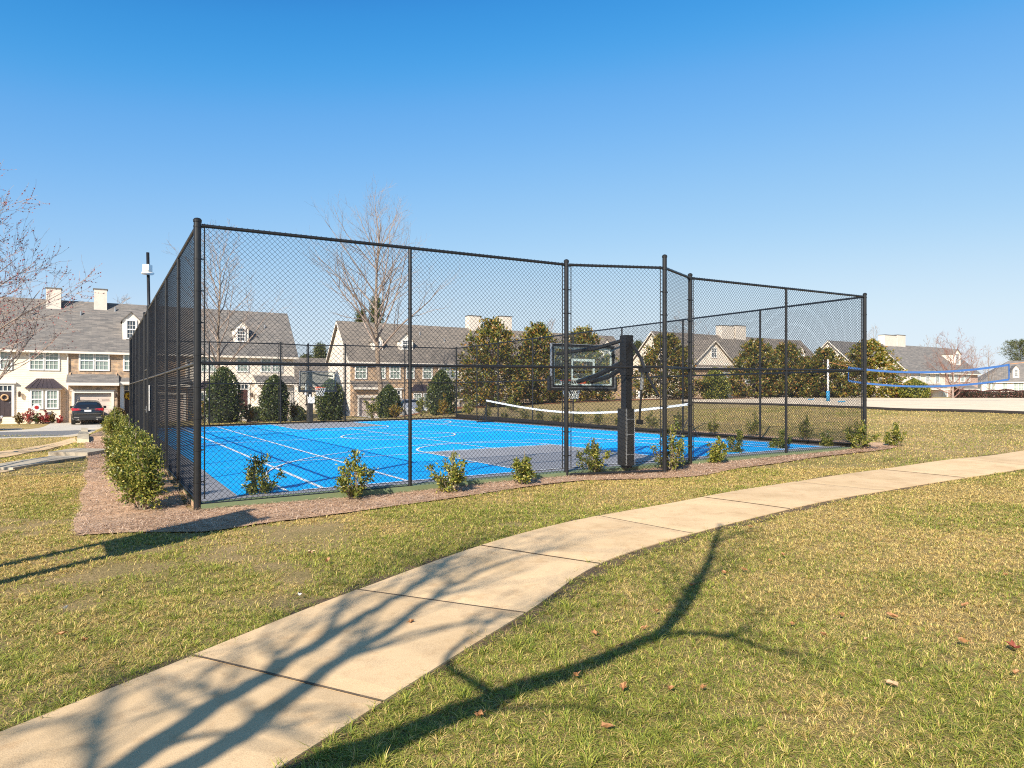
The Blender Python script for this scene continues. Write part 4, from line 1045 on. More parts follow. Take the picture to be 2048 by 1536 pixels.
h2.dpx(744,766,702,682,667); h2.dpx(798,826,702,681,666); h2.dpx(1203,1222,714,692,678)
h2.cpx(939,963,630,664); h2.cpx(1002,1024,631,662)
for uq, b_ in ((uu(860),2.6),(uu(905),2.0),(uu(1110),2.8)):
    mb = MB(); zq = h2.eave-h2.z0+b_*h2.k; mb.tube([(h2.X(uq),b_,zq-.1),(h2.X(uq),b_,zq+.45)], .06, 8); mb.build('vent_pipe', M['steel'], h2.roof)
mb = MB(); mb.tube([(h2.X(uu(876.1)),-.2,0),(h2.X(uu(876.1)),-.2,h2.Z(4.3)),(h2.X(uu(876.1)),-.4,h2.Z(4.5))], .05, 6); mb.build('downspout', M['trim'], h2.t)
# --- third row
V3 = 49.0
uu = lambda px: SU_(px, V3)
zz = lambda px, py: SZ(px, py, V3)
h3 = House('brown roofed town house row with twin chimneys between the magnolias', uu(1358), uu(1655), V3, depth=9.0, roof='shingle2', body='pale', eave=4.9, ridge=9.1)
h3.face(uu(1359), uu(1500), 'stone', .08); h3.face(uu(1500.3), uu(1654), 'cream', .06)
h3.gable(uu(1378), uu(1474), zz(1428,681), m='pale'); h3.window(uu(1422), uu(1431), zz(1425,714), zz(1425,697), b=-.08, pane='dpane')
for a in (1445,1490,1530,1570,1620): h3.pair(uu(a), uu(a+20), zz(a,766), zz(a,745), b=-.08)
h3.dpx(1594,1610,722,704,691); h3.dpx(1340,1357,716,698,686)
h3.window(uu(1448), uu(1462), zz(1455,798), zz(1455,780), b=-.08)
h3.leanto(uu(1400), uu(1470), zz(1440,775), zz(1440,762), 1.0)
h3.cpx(1443.5,1468,650,680); h3.cpx(1471.5,1492,650,681)
# --- fourth row, behind the volleyball net
V4 = 44.0
uu = lambda px: SU_(px, V4)
zz = lambda px, py: SZ(px, py, V4)
h4 = House('grey roofed town house row behind the volleyball net', uu(1719), uu(1956), V4, depth=9.0, roof='shingle', body='pale', eave=4.75, ridge=8.75)
h4.face(uu(1720), uu(1889), 'pale', .06); h4.face(uu(1889.3), uu(1954), 'pink', .1)
h4.gable(uu(1722), uu(1812), zz(1762,704), m='pale'); h4.dormer(uu(1761), uu(1776), zz(1768,728), zz(1768,708), zz(1768,697))
for a in (1789,1821,1831.5,1851,1870): h4.window(uu(a), uu(a+7), zz(a,764), zz(a,743))
for a in (1897,1907,1920,1930.5): h4.window(uu(a), uu(a+7), zz(a,763), zz(a,743), b=-.1)
h4.dpx(1906,1921,731,708,699)
h4.leanto(uu(1785), uu(1880), zz(1800,778), zz(1800,769), 1.0); h4.leanto(uu(1900), uu(1940), zz(1900,779), zz(1900,769), 1.0)
h4.cpx(1770,1793,669,694); h4.cpx(1795,1811,669,695)
for a in (1800,1884,1915): h4.window(uu(a), uu(a+9), zz(a,797), zz(a,783), b=-.1)
# --- fifth row at the far right, turned towards the sand court and hipped at its near end
h5 = House('distant grey roofed house at the right edge, past the red crape myrtle', 0, 40, 0, depth=9.0, roof='shingle', body='pale', eave=4.05, ridge=8.3, hip=6.0)
h5.t.location = ((1963-CX)/F*140, 140, h5.z0); h5.t.rotation_euler = (0,0,R(-20))
h5.face(.05, 39.9, 'pale', .06)
for a, b in ((.95,2.4),(5.5,7.1),(9.5,11.1),(14,15.6)): h5.pair(a, b, 1.9, 3.6)
h5.window(3.6, 4.35, 1.9, 3.6); h5.window(12.3, 13.0, 1.9, 3.6)
h5.dormer(5.6, 6.7, 4.7, 6.4, 7.1)
# --- the house glimpsed behind, between the first two rows
h6 = House('grey house glimpsed in the gap behind the far basketball goal', 21.0, 34.0, 80.0, depth=8.5, roof='shingle2', body='pale', eave=2.6, ridge=6.2)
h6.window(26, 27.2, .8, 2.1); h6.window(29, 30.2, .8, 2.1)

# wreaths, meters and the little yard sign
def lathe_thing(name, lab, cat_, p, rz): ...
t = thing('door_wreath', 'pale round wreath hung on the dark front door', 'wreath', W(SU_(10,V1), V1-.14, SZ(10,795,V1)), ANG)
mb = MB(); mb.tube([(.2*math.cos(a),0,.2*math.sin(a)) for a in np.linspace(0,2*math.pi,17)], .06, 6); mb.build('ring', M['paleleaf'], t, True)
t = thing('door_wreath', 'yellow flower wreath hung on the door right of the garage', 'wreath', W(SU_(256,V1), V1-.24, SZ(256,792,V1)), ANG)
mb = MB(); mb.tube([(.16*math.cos(a),0,.2*math.sin(a)) for a in np.linspace(0,2*math.pi,13)], .11, 6); mb.build('ring', M['yellow'], t)
p = W(SU_(76,V1), V1-1.3); p.z = g(p.x,p.y)
t = thing('yard_sign', 'small pink and white yard sign on a stake by the red shrubs', 'sign', p, ANG)
mb = MB(); mb.tube([(0,0,-.05),(0,0,1.0)], .02, 6); mb.build('stake', M['white'], t)
mb = MB(); mb.lathe([(.05,-.02),(.26,-.02),(.26,.02),(.05,.02)], (0,0,0), 18); s_ = mb.build('sign_disc', M['white'], t); s_.rotation_euler = (R(90),0,0); s_.location = (0,-.05,1.2)
mb = MB(); mb.lathe([(.02,-.012),(.13,-.012),(.13,.012),(.02,.012)], (0,0,0), 16); q_ = mb.build('sign_centre', M['tail'], s_); q_.location = (0,0,.03)
# lamp post before the fourth row
p = at(1786, 78); t = thing('lamp_post', 'thin dark lamp post in front of the grey roofed row', 'lamp post', p)
mb = MB(); mb.tube([(0,0,-.8),(0,0,hz(757,78)-p.z)], .06, 8); mb.build('pole', M['black'], t)
mb = MB(); mb.lathe([(.06,0),(.16,.1),(.2,.45),(.24,.48),(.03,.75)], (0,0,hz(757,78)-p.z), 8); mb.build('lamp_head', M['black'], t)
# ================================================================ cars
def make_car(label, paint, loc, rz, group=None):
    """sport utility car, nose towards +y; origin under its middle"""
    t = thing('parked_car', label, 'car', loc, rz, group)
    # stations along y: (y, half width sill, half width belt, z sill, z mid, z belt, half width roof, z roof)
    st = [(-2.42,.72,.74,.42,.6,.86,.70,.90),(-2.38,.86,.88,.33,.62,1.0,.80,1.04),(-2.25,.91,.93,.30,.66,1.08,.78,1.22),(-2.05,.93,.95,.28,.68,1.1,.68,1.52),(-1.8,.94,.96,.28,.68,1.1,.64,1.63),
          (-.9,.95,.97,.27,.68,1.08,.65,1.69),(.1,.95,.97,.27,.68,1.06,.64,1.68),(.55,.95,.97,.27,.67,1.04,.62,1.6),(1.15,.95,.96,.27,.66,1.02,.72,1.1),(1.8,.94,.94,.28,.64,.95,.76,1.0),(2.2,.88,.88,.3,.58,.84,.7,.88),(2.4,.72,.7,.38,.52,.7,.55,.74)]
    bm = bmesh.new(); rows = []
    for y, ws, wb, zs, zm, zb, wr, zr in st:
        zsh = zb + (zr-zb)*.93
        prof = [(0,zs),(ws*.9,zs),(ws,zs+.06),(wb+.01,zm),(wb,zb-.05),(wb-.03,zb),(wr+.02,zsh),(wr-.1,zr-.01),(0,zr+.02)]
        pts = prof + [(-x,z) for x,z in prof[-2:0:-1]]
        rows.append([bm.verts.new((x,y,z)) for x,z in pts])
    n = len(rows[0])
    for a, b in zip(rows[:-1], rows[1:]):
        for i in range(n): bm.faces.new((a[i],a[(i+1)%n],b[(i+1)%n],b[i]))
    bm.faces.new(rows[0]); bm.faces.new(rows[-1][::-1])
    bmesh.ops.recalc_face_normals(bm, faces=bm.faces)
    me = bpy.data.meshes.new('body'); bm.to_mesh(me); bm.free(); me.shade_smooth()
    body = link('body', me, paint, t); 
    md = body.modifiers.new('sub', 'SUBSURF'); md.levels = 1; md.render_levels = 1
    gm = MB()
    gm.add([(-.62,-2.235,1.14),(.62,-2.235,1.14),(.52,-2.09,1.5),(-.52,-2.09,1.5)], [(0,1,2,3)])
    gm.build('rear_window', M['carglass'], t)
    gm = MB(); gm.add([(-.72,1.1,1.13),(.72,1.1,1.13),(.58,.6,1.575),(-.58,.6,1.575)], [(3,2,1,0)]); gm.build('windscreen', M['carglass'], t)
    for s in (-1,1):
        gm = MB()
        for y0, y1, yt0, yt1 in ((-1.95,-1.2,-1.75,-1.2),(-1.12,-.1,-1.12,-.1),(-.02,.85,-.02,.48)):
            gm.add([(s*.945,y0,1.13),(s*.945,y1,1.12),(s*.725,yt1,1.55),(s*.725,yt0,1.55)], [(0,1,2,3)])
        gm.build('side_window', M['carglass'], t)
        for y in (-1.42,1.42):
            wm = MB(); wm.prism([(y+.36*math.cos(a),.36+.36*math.sin(a)) for a in np.linspace(0,2*math.pi,20,endpoint=False)], 0, s*.74, s*.985); wh = wm.build('wheel', M['tyre'], t)
            wm = MB(); wm.prism([(y+.24*math.cos(a),.36+.24*math.sin(a)) for a in np.linspace(0,2*math.pi,10,endpoint=False)], 0, s*.98, s*.995); wm.build('rim', M['steel'], wh)
        tm = MB(); tm.add([(s*.93,-2.20,.98),(s*.97,-2.02,1.0),(s*.97,-2.02,1.16),(s*.88,-2.2,1.16),(s*.42,-2.43,1.0),(s*.42,-2.40,1.1),(s*.9,-2.36,1.14),(s*.93,-2.36,.96)], [(0,1,2,3),(7,0,3,6),(4,7,6,5),(4,5,3,0)]); tm.build('tail_light', M['tail'], t)
        hm = MB(); hm.box(min(s*.5,s*.84),max(s*.5,s*.84),2.26,2.36,.68,.82); hm.build('headlight', M['plate'], t)
        mm = MB(); mm.box(min(s*.93,s*1.12),max(s*.93,s*1.12),.62,.78,1.08,1.24); mm.build('wing_mirror', M['black'], t)
        em = MB(); em.tube([(s*.55,-2.46,.36),(s*.55,-2.2,.36)], .05, 10); em.box(min(s*.5,s*.8),max(s*.5,s*.8),-2.445,-2.40,.47,.53); em.build('exhaust', M['chrome'], t)
        rr = MB(); rr.tube([(s*.62,-1.7,1.69),(s*.63,-.6,1.75),(s*.62,.3,1.7)], .022, 5); rr.build('roof_rail', M['chrome'], t)
    cm = MB(); cm.box(-.55,.55,-2.46,-2.42,1.06,1.085); cm.box(-.06,.06,-2.44,-2.40,1.11,1.19); cm.box(-.8,.8,-2.455,-2.43,.74,.755); cm.build('chrome_trim', M['chrome'], t)
    pm = MB(); pm.box(-.2,.2,-2.465,-2.43,.90,1.02); pm.build('number_plate', M['plate'], t)
    bm_ = MB(); bm_.box(-.82,.82,-2.44,-2.36,.34,.44); bm_.build('bumper', M['tyre'], t)
    return t
pc = W(onV(176,46.2)[0], 47.9); pc.z = g(pc.x,pc.y)+.05
car1 = make_car('dark sport utility car seen from behind on the driveway', M['paint'], pc, ANG)
pc = W(onV(826,46.0)[0], 47.0); pc.z = g(pc.x,pc.y)+.04
make_car('silver car with dark windscreen facing the court between two clipped hollies', M['silver'], pc, ANG+math.pi)
q = (9-CX)/F*41.0; pc = Vector((q-2.15, 41.0-1.3, 0)); pc.z = g(pc.x,pc.y)+.02
dup(car1, pc, ANG-math.pi/2, 'dark car at the kerb, only its bumper showing at the left edge')

# ================================================================ leaves and shrubs
def leaves(c, size, outward=None, flat=.3, wr=.5, seed=0):
    """one small folded quad per centre"""
    r_ = np.random.default_rng(seed); n = len(c)
    d = r_.normal(size=(n,3))
    if outward is not None: d = d*.9 + outward*1.0
    d[:,2] += .15
    d /= np.linalg.norm(d, axis=1, keepdims=True)
    k = r_.normal(size=(n,3)); s = np.cross(d, k); s /= np.linalg.norm(s, axis=1, keepdims=True)
    nn = np.cross(d, s)
    l = size*r_.uniform(.65,1.25,(n,1)); w_ = l*wr
    v = np.empty((n,4,3))
    v[:,0] = c - d*l*.5; v[:,1] = c + s*w_*.5 + nn*l*flat*.3; v[:,2] = c + d*l*.5; v[:,3] = c - s*w_*.5 + nn*l*flat*.3
    return v.reshape(-1,3), np.arange(4*n).reshape(n,4)
def blob(mb, rx, ry, rz, c, n=10, m=7, seed=0, rough=.12):
    r_ = random.Random(seed); vs_ = []; 
    for i in range(m+1):
        th = math.pi*i/m
        for j in range(n):
            ph = 2*math.pi*j/n; k = 1 + r_.uniform(-rough,rough)
            vs_.append((c[0]+rx*k*math.sin(th)*math.cos(ph), c[1]+ry*k*math.sin(th)*math.sin(ph), c[2]+rz*k*math.cos(th)))
    mb.add(vs_, [(i*n+j,(i+1)*n+j,(i+1)*n+(j+1)%n,i*n+(j+1)%n) for i in range(m) for j in range(n)])
def shrub(name, label, cat_, loc, h, w_, nl=1400, ls=.055, seed=0, m='holly', nstem=8, group=None, dense=1.0, spike=.25):
    t = thing(name, label, cat_, loc, 0, group); r_ = np.random.default_rng(seed); mb = MB(); cs = []
    for k in range(nstem):
        a = 2*math.pi*k/nstem + r_.uniform(-.3,.3); lean = r_.uniform(.15,1.0) if k else .05
        hh = h*(1-.45*lean)*r_.uniform(.75,1.05) if k else h
        tip = np.array([math.cos(a)*w_*.5*lean, math.sin(a)*w_*.5*lean, hh]); mid = tip*np.array([.45,.45,.5]) + r_.normal(size=3)*.03*h
        P = [np.array([math.cos(a)*.03,math.sin(a)*.03,-.06]), mid, tip]; mb.tube(P, [.014*h+.004,.010*h+.002,.003], 5)
        nb = int(7*dense)+2
        for b in range(nb):
            f = r_.uniform(.22,1.0); p = (1-f)**2*P[0]+2*f*(1-f)*mid+f*f*tip
            ln = h*.3*(1.15-f)*r_.uniform(.6,1.2); d = r_.normal(size=3); d[2] = abs(d[2])*.7+.15; d[:2] += np.array([math.cos(a),math.sin(a)])*.5; d /= np.linalg.norm(d)
            q = p + d*ln; mb.tube([p,q], [.006*h,.002], 4, False)
            kk = max(3, int(nl/(nstem*nb))); tt = r_.uniform(.15,1.08,(kk,1)); cs.append(p + d*ln*tt + r_.normal(size=(kk,3))*.042*h)
    c = np.concatenate(cs); c[:,2] = np.maximum(c[:,2], .05*h)
    ou = c - np.array([0,0,h*.4]); ou /= np.linalg.norm(ou, axis=1, keepdims=True)+1e-6
    v, f = leaves(c, ls, ou, .5, .52, seed); np_mesh('foliage', v, f, M[m], t); mb.build('stems', M['stem'], t)
    return t
def egg(name, label, cat_, loc, h, w_, n=5200, ls=.10, seed=0, m='hollyd', pw=1.6, group=None, core=True, trunk=False):
    """clipped, egg-shaped evergreen"""
    t = thing(name, label, cat_, loc, 0, group); r_ = np.random.default_rng(seed)
    z = r_.uniform(0,1,n)**.9; ph = r_.uniform(0,2*math.pi,n)
    rad = np.clip(np.where(z < .3, .82+.18*np.sin(z/.3*math.pi/2), np.cos((z-.3)/.7*math.pi/2)**(1/pw)), 0, 1)
    bump = 1 + .10*np.sin(ph*2+z*5+seed) + .09*np.sin(ph*5-z*9+seed*2) + .05*np.sin(ph*11+z*23+seed*3) + r_.normal(size=n)*.05
    dep = r_.uniform(0,1,n)**2*.22
    rr = rad*w_*.5*bump*(1-dep)
    c = np.stack([rr*np.cos(ph), rr*np.sin(ph), .02+z*h*(1+r_.normal(size=n)*.012)], 1)
    ou = c - np.array([0,0,h*.35]); ou /= np.linalg.norm(ou, axis=1, keepdims=True)
    v, f = leaves(c, ls, ou, .4, .6, seed); np_mesh('foliage', v, f, M[m], t)
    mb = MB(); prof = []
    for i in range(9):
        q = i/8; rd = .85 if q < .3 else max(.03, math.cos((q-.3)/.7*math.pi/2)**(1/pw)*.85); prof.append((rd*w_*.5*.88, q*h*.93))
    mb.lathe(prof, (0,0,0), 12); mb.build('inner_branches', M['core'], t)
    return t
ORD = ['first','second','third','fourth','fifth','sixth','seventh','eighth','ninth','tenth','eleventh','twelfth','thirteenth','fourteenth','fifteenth']
# --- young hollies in the mulch strip before the front fence
FS = [(519,1003,.70,.66,'dark young holly in the deep shade beside the fence corner post'),
      (708,1001,.62,.62,'sparse twiggy young holly second along from the fence corner post'),
      (905,986,.62,.66,'spiky young holly just right of the first line post of the front fence'),
      (1047,970,.50,.56,'low rounded young holly between the line post and the goal bay'),
      (1186,950,.60,.60,'pointed young holly in front of the near goal bay panel'),
      (1346,944,.80,.70,'tall open young holly before the outermost post of the goal bay'),
      (1436,929,.50,.62,'loose pale young holly just right of the goal bay'),
      (1474,916,.56,.58,'dense young holly crowding the loose pale one right of the goal bay'),
      (1563,909,.52,.58,'rounded young holly before the second line post of the front fence'),
      (1652,903,.44,.55,'thin leggy young holly near the far end of the front fence'),
      (1722,899,.60,.68,'broad young holly hugging the far corner post of the front fence'),
      (1790,893,.52,.58,'young holly standing alone on the lawn edge beyond the far corner post')]
for i, (px, py, h_, w_, lab) in enumerate(FS):
    p = hit(px, py); k = p.y/10.5
    shrub('holly_shrub', lab, 'shrub', p, h_*1.12, w_*1.25, 1500, .05, 20+i, 'holly', 6+i%3, 'young hollies along the front fence', 1.0)
# --- the hedge of hollies along the long side
protoL = None
HV = [.5,1.5,2.5,3.6,4.8,6.1,7.6,15.6,17.4,19.4]
HL = ['big glossy holly at the near end of the row beside the fence','glossy holly close behind the near end of the fence-side row','third holly back in the row beside the long fence','fourth holly back in the row beside the long fence',
      'fifth holly back in the row beside the long fence','sixth holly back in the row beside the long fence','holly just before the gap by the gate','holly just beyond the gap by the gate','second holly beyond the gap by the gate','holly at the far end of the row beside the long fence']
for i, v in enumerate(HV):
    p = W(-.62-.05*(i%2), v); p.z = g(p.x,p.y)
    if i < 3:
        o = shrub('holly_shrub', HL[i], 'shrub', p, .90+.05*(i%2), .84, 5200, .043, 60+i, 'holly', 10, 'hollies along the long side of the fence', 1.5); 
        protoL = (protoL or []) + [o]
    else: dup(protoL[i%3], p, i*1.3, HL[i], scale=(1.05,1.05,.98+.07*(i%3)))
# --- small shrubs outside the sand-court side
protoR = []
RV = [.8,2.3,4.1,5.6,7.2,8.6,10.2,11.6,13.0,14.4,15.8,17.2,18.8,20.6]
for i, v in enumerate(RV):
    p = W(UB+.85+.06*((i*7)%3), v); p.z = g(p.x,p.y)
    lab = ORD[i] + ' small dark shrub from the far corner post along the sand-court side'
    if i < 3: protoR.append(shrub('dark_shrub', lab, 'shrub', p, .62+.06*i, .62, 800, .055, 90+i, 'holly', 7, 'small shrubs along the sand-court side of the fence'))
    else: dup(protoR[i%3], p, i*2.1, lab, scale=.88+.14*((i*5)%3)/2)
# --- shrubs behind the back fence
BS = [(497,845,'yellowleaf','yellow green shrub between the two big clipped hollies at the left'),(588,842,'yellowleaf','yellow shrub beside the far basketball goal'),(745,835,'holly','low green shrub under the tallest bare tree'),
      (790,834,'yellowleaf','yellow green shrub before the narrow clipped holly'),(843,834,'holly','green shrub before the silver car'),(888,832,'yellowleaf','golden shrub before the broad clipped holly'),(938,834,'holly','green shrub left of the biggest magnolia'),(1024,836,'holly','low green shrub right of the sagging net end'),(404,848,'yellowleaf','yellow shrub half hidden by the fence corner post')]
for i, (px, py, m, lab) in enumerate(BS):
    p = at(px, 37+.006*(px-400)); shrub('flower_shrub' if m == 'yellowleaf' else 'green_shrub', lab, 'shrub', p, 1.0+.12*(i%3), 1.25, 700, .11, 120+i, m, 7, 'shrubs behind the back fence')
# --- the big clipped hollies
EG = [(447,36.5,2.95,2.05,'broadest dark clipped holly at the left behind the back fence'),(549,36.5,2.45,1.55,'dark clipped holly left of the far basketball goal'),(661,37.0,2.2,1.55,'clipped holly right of the far basketball goal'),
      (777,42,2.0,1.4,'narrow clipped holly beside the trunk of the tallest bare tree'),(883,42,2.7,1.75,'egg-shaped clipped holly left of the biggest magnolia'),(1430,57,2.6,2.15,'clipped holly against the brown roofed row between the magnolias')]
for i, (px, Z, h_, w_, lab) in enumerate(EG):
    egg('clipped_holly', lab, 'shrub', at(px, Z), h_, w_, 5200, .11 if i < 5 else .15, 140+i, 'hollyd' if i < 5 else 'holly', 1.7, 'clipped hollies behind the court')
egg('clipped_holly', 'wide low mound of holly in front of the grey roofed row', 'shrub', at(1828, 60.5), 1.75, 2.6, 3500, .14, 150, 'holly', 1.1, 'clipped hollies behind the court')
p = W(onV(244,V1)[0]-.3, V1-2.2); p.z = g(p.x,p.y)
egg('round_bush', 'brownish ball-shaped bush beside the garage of the cream row', 'bush', p, 1.1, 1.2, 1200, .1, 151, 'brownleaf', 2.2)
for px, lab in ((511,'small round green bush beside the maroon door'),(596,'round green bush in the gap between the town house rows')):
    p = W(onV(px,46)[0], 46); p.z = g(p.x,p.y); egg('round_bush', lab, 'bush', p, 1.15, 1.4, 1500, .1, int(px), 'hollyd', 2.2)
for i, (px, k, m, lab) in enumerate(((38,.8,'brownleaf','brown low shrub left of the red shrubs before the bay window'),(58,1.15,'redleaf','bright red shrub under the left half of the bay window'),(75,.8,'hollyd','green shrub between the two red shrubs'),(89,1.0,'redleaf','second red shrub under the right half of the bay window'),(104,.85,'brownleaf','reddish brown shrub right of the red shrubs'),(120,.6,'redleaf','smallest red shrub next to the driveway'))):
    p = W(onV(px,V1-1.6)[0], V1-1.6); p.z = g(p.x,p.y); shrub('foundation_shrub', lab, 'shrub', p, 1.0*k, 1.15*k, 600, .12, 160+i, m, 8, 'shrubs under the bay window')
# --- burgundy hedges past the sand
for i, (a, b, Z, lab) in enumerate(((1783,1881,61.5,'short burgundy clipped hedge before the grey roofed row'),(1906,2300,62,'long burgundy clipped hedge at the right edge past the sand'))):
    xa, xb = (a-CX)/F*Z, (b-CX)/F*(Z-1.5); p = Vector((xa, Z, g(xa,Z))); t = thing('clipped_hedge', lab, 'hedge', p)
    n = int(620*(xb-xa)); r_ = np.random.default_rng(200+i); x = r_.uniform(0,xb-xa,n); th = r_.uniform(0,math.pi,n); hh = .74*(1+.08*np.sin(x*1.7)+.05*np.sin(x*4.1))
    c = np.stack([x, .55*np.cos(th)*(1-r_.uniform(0,.25,n)), hh*np.clip(np.sin(th)*1.25,0,1)*(1-r_.uniform(0,.12,n))], 1); c[:,2] += G(xa+x, np.full(n,Z)) - p.z
    v, f = leaves(c, .12, None, .4, .6, i); np_mesh('foliage', v, f, M['burgundy'], t)
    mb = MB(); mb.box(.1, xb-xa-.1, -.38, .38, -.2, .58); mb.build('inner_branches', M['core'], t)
# --- magnolias
def magnolia(px, Z, top_y, width_px, label, seed, lean=0):
    p = at(px, Z); h = hz(top_y, Z)-p.z; w_ = width_px*1.18/F*Z
    t = thing('magnolia_tree', label, 'tree', p, 0, 'magnolias between the court and the town houses'); r_ = np.random.default_rng(seed)
    mb = MB(); mb.tube([(0,0,-.2),(.05,0,h*.4),(0,.05,h*.85)], [.13,.09,.03], 7)
    cs, os_ = [], []
    nb = 150
    for k in range(nb):
        q = (k+.5)/nb; z = .05 + .93*q; a = k*2.39996 + r_.uniform(-.3,.3)
        prof = min(1, .76+z*1.2) if z < .3 else (1-(z-.3)/.72)**.62*1.06
        rr = w_*.5*prof*r_.uniform(.58,1.24); tip = np.array([math.cos(a)*rr, math.sin(a)*rr, h*z])
        base = np.array([0,0,h*max(.02,z-.10)]); mb.tube([base, (base+tip)/2+np.array([0,0,-.02*h]), tip], [.03,.02,.008], 4, False)
        n = int(46*(.55+prof)); s = r_.uniform(.45,1.0,(n,1))**.7
        c = base + (tip-base)*s + r_.normal(size=(n,3))*np.array([.24,.24,.18])*(.45+.55*prof)*h/6.5
        cs.append(c)
    c = np.concatenate(cs); c[:,2] = np.maximum(c[:,2], .12)
    ou = c - np.array([0,0,h*.3]); ou /= np.linalg.norm(ou, axis=1, keepdims=True)
    v, f = leaves(c, .25, ou, .35, .5, seed); np_mesh('crown', v, f, M['magnolia'], t); mb.build('trunk', M['darkbark'], t)
for i, a in enumerate(((985,50,633,128,'biggest magnolia, tallest and left of the others behind the net'),(1076,52,643,110,'tall pointed magnolia right behind the near backboard frame'),(1165,54,652,118,'magnolia behind the glass of the near backboard'),
        (1330,57,664,122,'solitary magnolia right of the near goal pole'),(1512,62,676,98,'wide magnolia before the twin chimneyed row'),(1572,63,682,96,'magnolia merging with the wide one before the twin chimneyed row'),(1650,63,694,92,'shorter magnolia behind the pale volleyball post'),(1738,62,676,104,'rightmost magnolia, pointed, beside the volleyball net'))):
    magnolia(*a, 300+i)
magnolia(1610, 66, 712, 70, 'lowest magnolia, half hidden between its neighbours left of the volleyball post', 320)

# --- bare trees
def bare_tree(label, p, h, spread, trunk_r, seed, first=.25, nlimb=16, m='bark', tw='twig', up=.75, buds=0, group=None, twigs=5, levels=3, wig=.12, minr=.006):
    t = thing('bare_tree', label, 'tree', p, 0, group); r_ = np.random.default_rng(seed); tr = MB(); br = MB(); tips = []
    def grow(a, d, ln, r0, lev):
        n = 5; pts = [a]; q = a; dd = d.copy()
        for i in range(n):
            dd = dd + r_.normal(size=3)*wig + np.array([0,0,up*.09]); dd /= np.linalg.norm(dd); q = q + dd*ln/n; pts.append(q)
        rad = [max(minr*.6, r0*(1-.82*i/n)) for i in range(n+1)]
        br.tube(pts, rad, 5 if lev < 2 else 3, False)
        if lev >= levels:
            tips.append((pts, rad)); return
        k = twigs + (2 if lev == 1 else 0)
        for j in range(k):
            f = r_.uniform(.22,.98); i = min(n-1, int(f*n)); b = pts[i] + (pts[i+1]-pts[i])*(f*n-i)
            dv = pts[i+1]-pts[i]; dv /= np.linalg.norm(dv); sd_ = np.cross(dv, r_.normal(size=3)); sd_ /= np.linalg.norm(sd_)
            nd = dv*.78 + sd_*.62; nd /= np.linalg.norm(nd)
            grow(b, nd, ln*r_.uniform(.34,.6)*(1.1-.4*f), max(minr, r0*(1-.82*f)*.55), lev+1)
    n = 9; pts = []; q = np.array([0,0,-.2])
    for i in range(n+1):
        pts.append(q.copy()); q = q + np.array([r_.normal()*.006*h, r_.normal()*.006*h, h*.97/n])
    tr.tube(pts, [trunk_r*(1.25 if i == 0 else 1)*(1-.93*i/n) + .008 for i in range(n+1)], 9)
    for k in range(nlimb):
        f = first + (.97-first)*(k+r_.uniform(0,.8))/nlimb; i = min(n-1, int(f*n)); b = pts[i] + (pts[i+1]-pts[i])*(f*n-i)
        a = k*2.4 + r_.uniform(-.5,.5); el = .55 + .75*f*up
        d = np.array([math.cos(a)*math.cos(el), math.sin(a)*math.cos(el), math.sin(el)]); ln = spread*(1.25-.8*f)*r_.uniform(.8,1.15)*1.25
        grow(b, d, ln, trunk_r*(1-.9*f)*.5+.012, 1)
    tr.build('trunk', M[m], t, True); br.build('crown', M[tw], t)
    if buds:
        cs = []
        for pts, rad in tips:
            for i in range(1, len(pts)):
                k = r_.poisson(buds); 
                for _ in range(k): cs.append(pts[i-1] + (pts[i]-pts[i-1])*r_.uniform() + r_.normal(size=3)*.012)
        v, f = leaves(np.array(cs), .05, None, .5, .8, seed); np_mesh('buds', v, f, M['bud'], t)
    return t
bare_tree('tallest bare tree, pale trunked, standing before the stone row', at(766,57), 17.0, 7.0, .26, 47, .34, 26, up=.85, twigs=6)
bare_tree('bare tree with thin upright branches near the fence corner post', at(440,50), 13.0, 4.4, .16, 42, .28, 22, up=1.0, twigs=5, minr=.008)
bt = at(-125, 21.5)
bare_tree('red budded bare tree reaching in at the left edge', bt, 8.6, 3.7, .11, 43, .10, 34, 'bark', 'twig', .9, 1.0, None, 8, 3, .16, .0055)
bare_tree('red stemmed bare crape myrtle at the right before the pink brick wing', at(1905,60), 4.6, 2.7, .09, 44, .03, 18, 'twig', 'redtwig', .7, .12, None, 6, 3, .12, .006)
bare_tree('slim bare tree on the skyline left of the pine', at(1979,120)+Vector((0,0,-1)), 11.3, 3.0, .14, 45, .3, 12, up=.9, twigs=4, minr=.012)
SKY = 'bare trees showing over the roofs'
for i, (px, Z, ty, lab) in enumerate(((1380,88,628,'bare tree showing over the brown roofed row, left of its chimneys'),(1745,115,662,'faint bare tree over the grey roofs beside the rightmost magnolia'),(1878,125,684,'bare tree over the right end of the grey roofed row'),(1852,128,688,'smaller bare tree over the middle of the grey roofed row'),(1905,124,690,'bare tree on the skyline right of the grey roofed row'),(1945,118,700,'low reddish bare tree past the end of the grey roofed row'),(228,78,606,'bare treetop peeping over the cream row near the camera pole'),(1098,92,652,'bare treetop over the stone row right of its chimneys'))):
    p = at(px, Z); p.z = -.8; h_ = hz(ty, Z)+.8
    bare_tree(lab, p, h_, h_*.3, .12, 400+i, .3, 12, 'bark', 'twig', .9, 0, SKY, 4, 3, .12, .014)
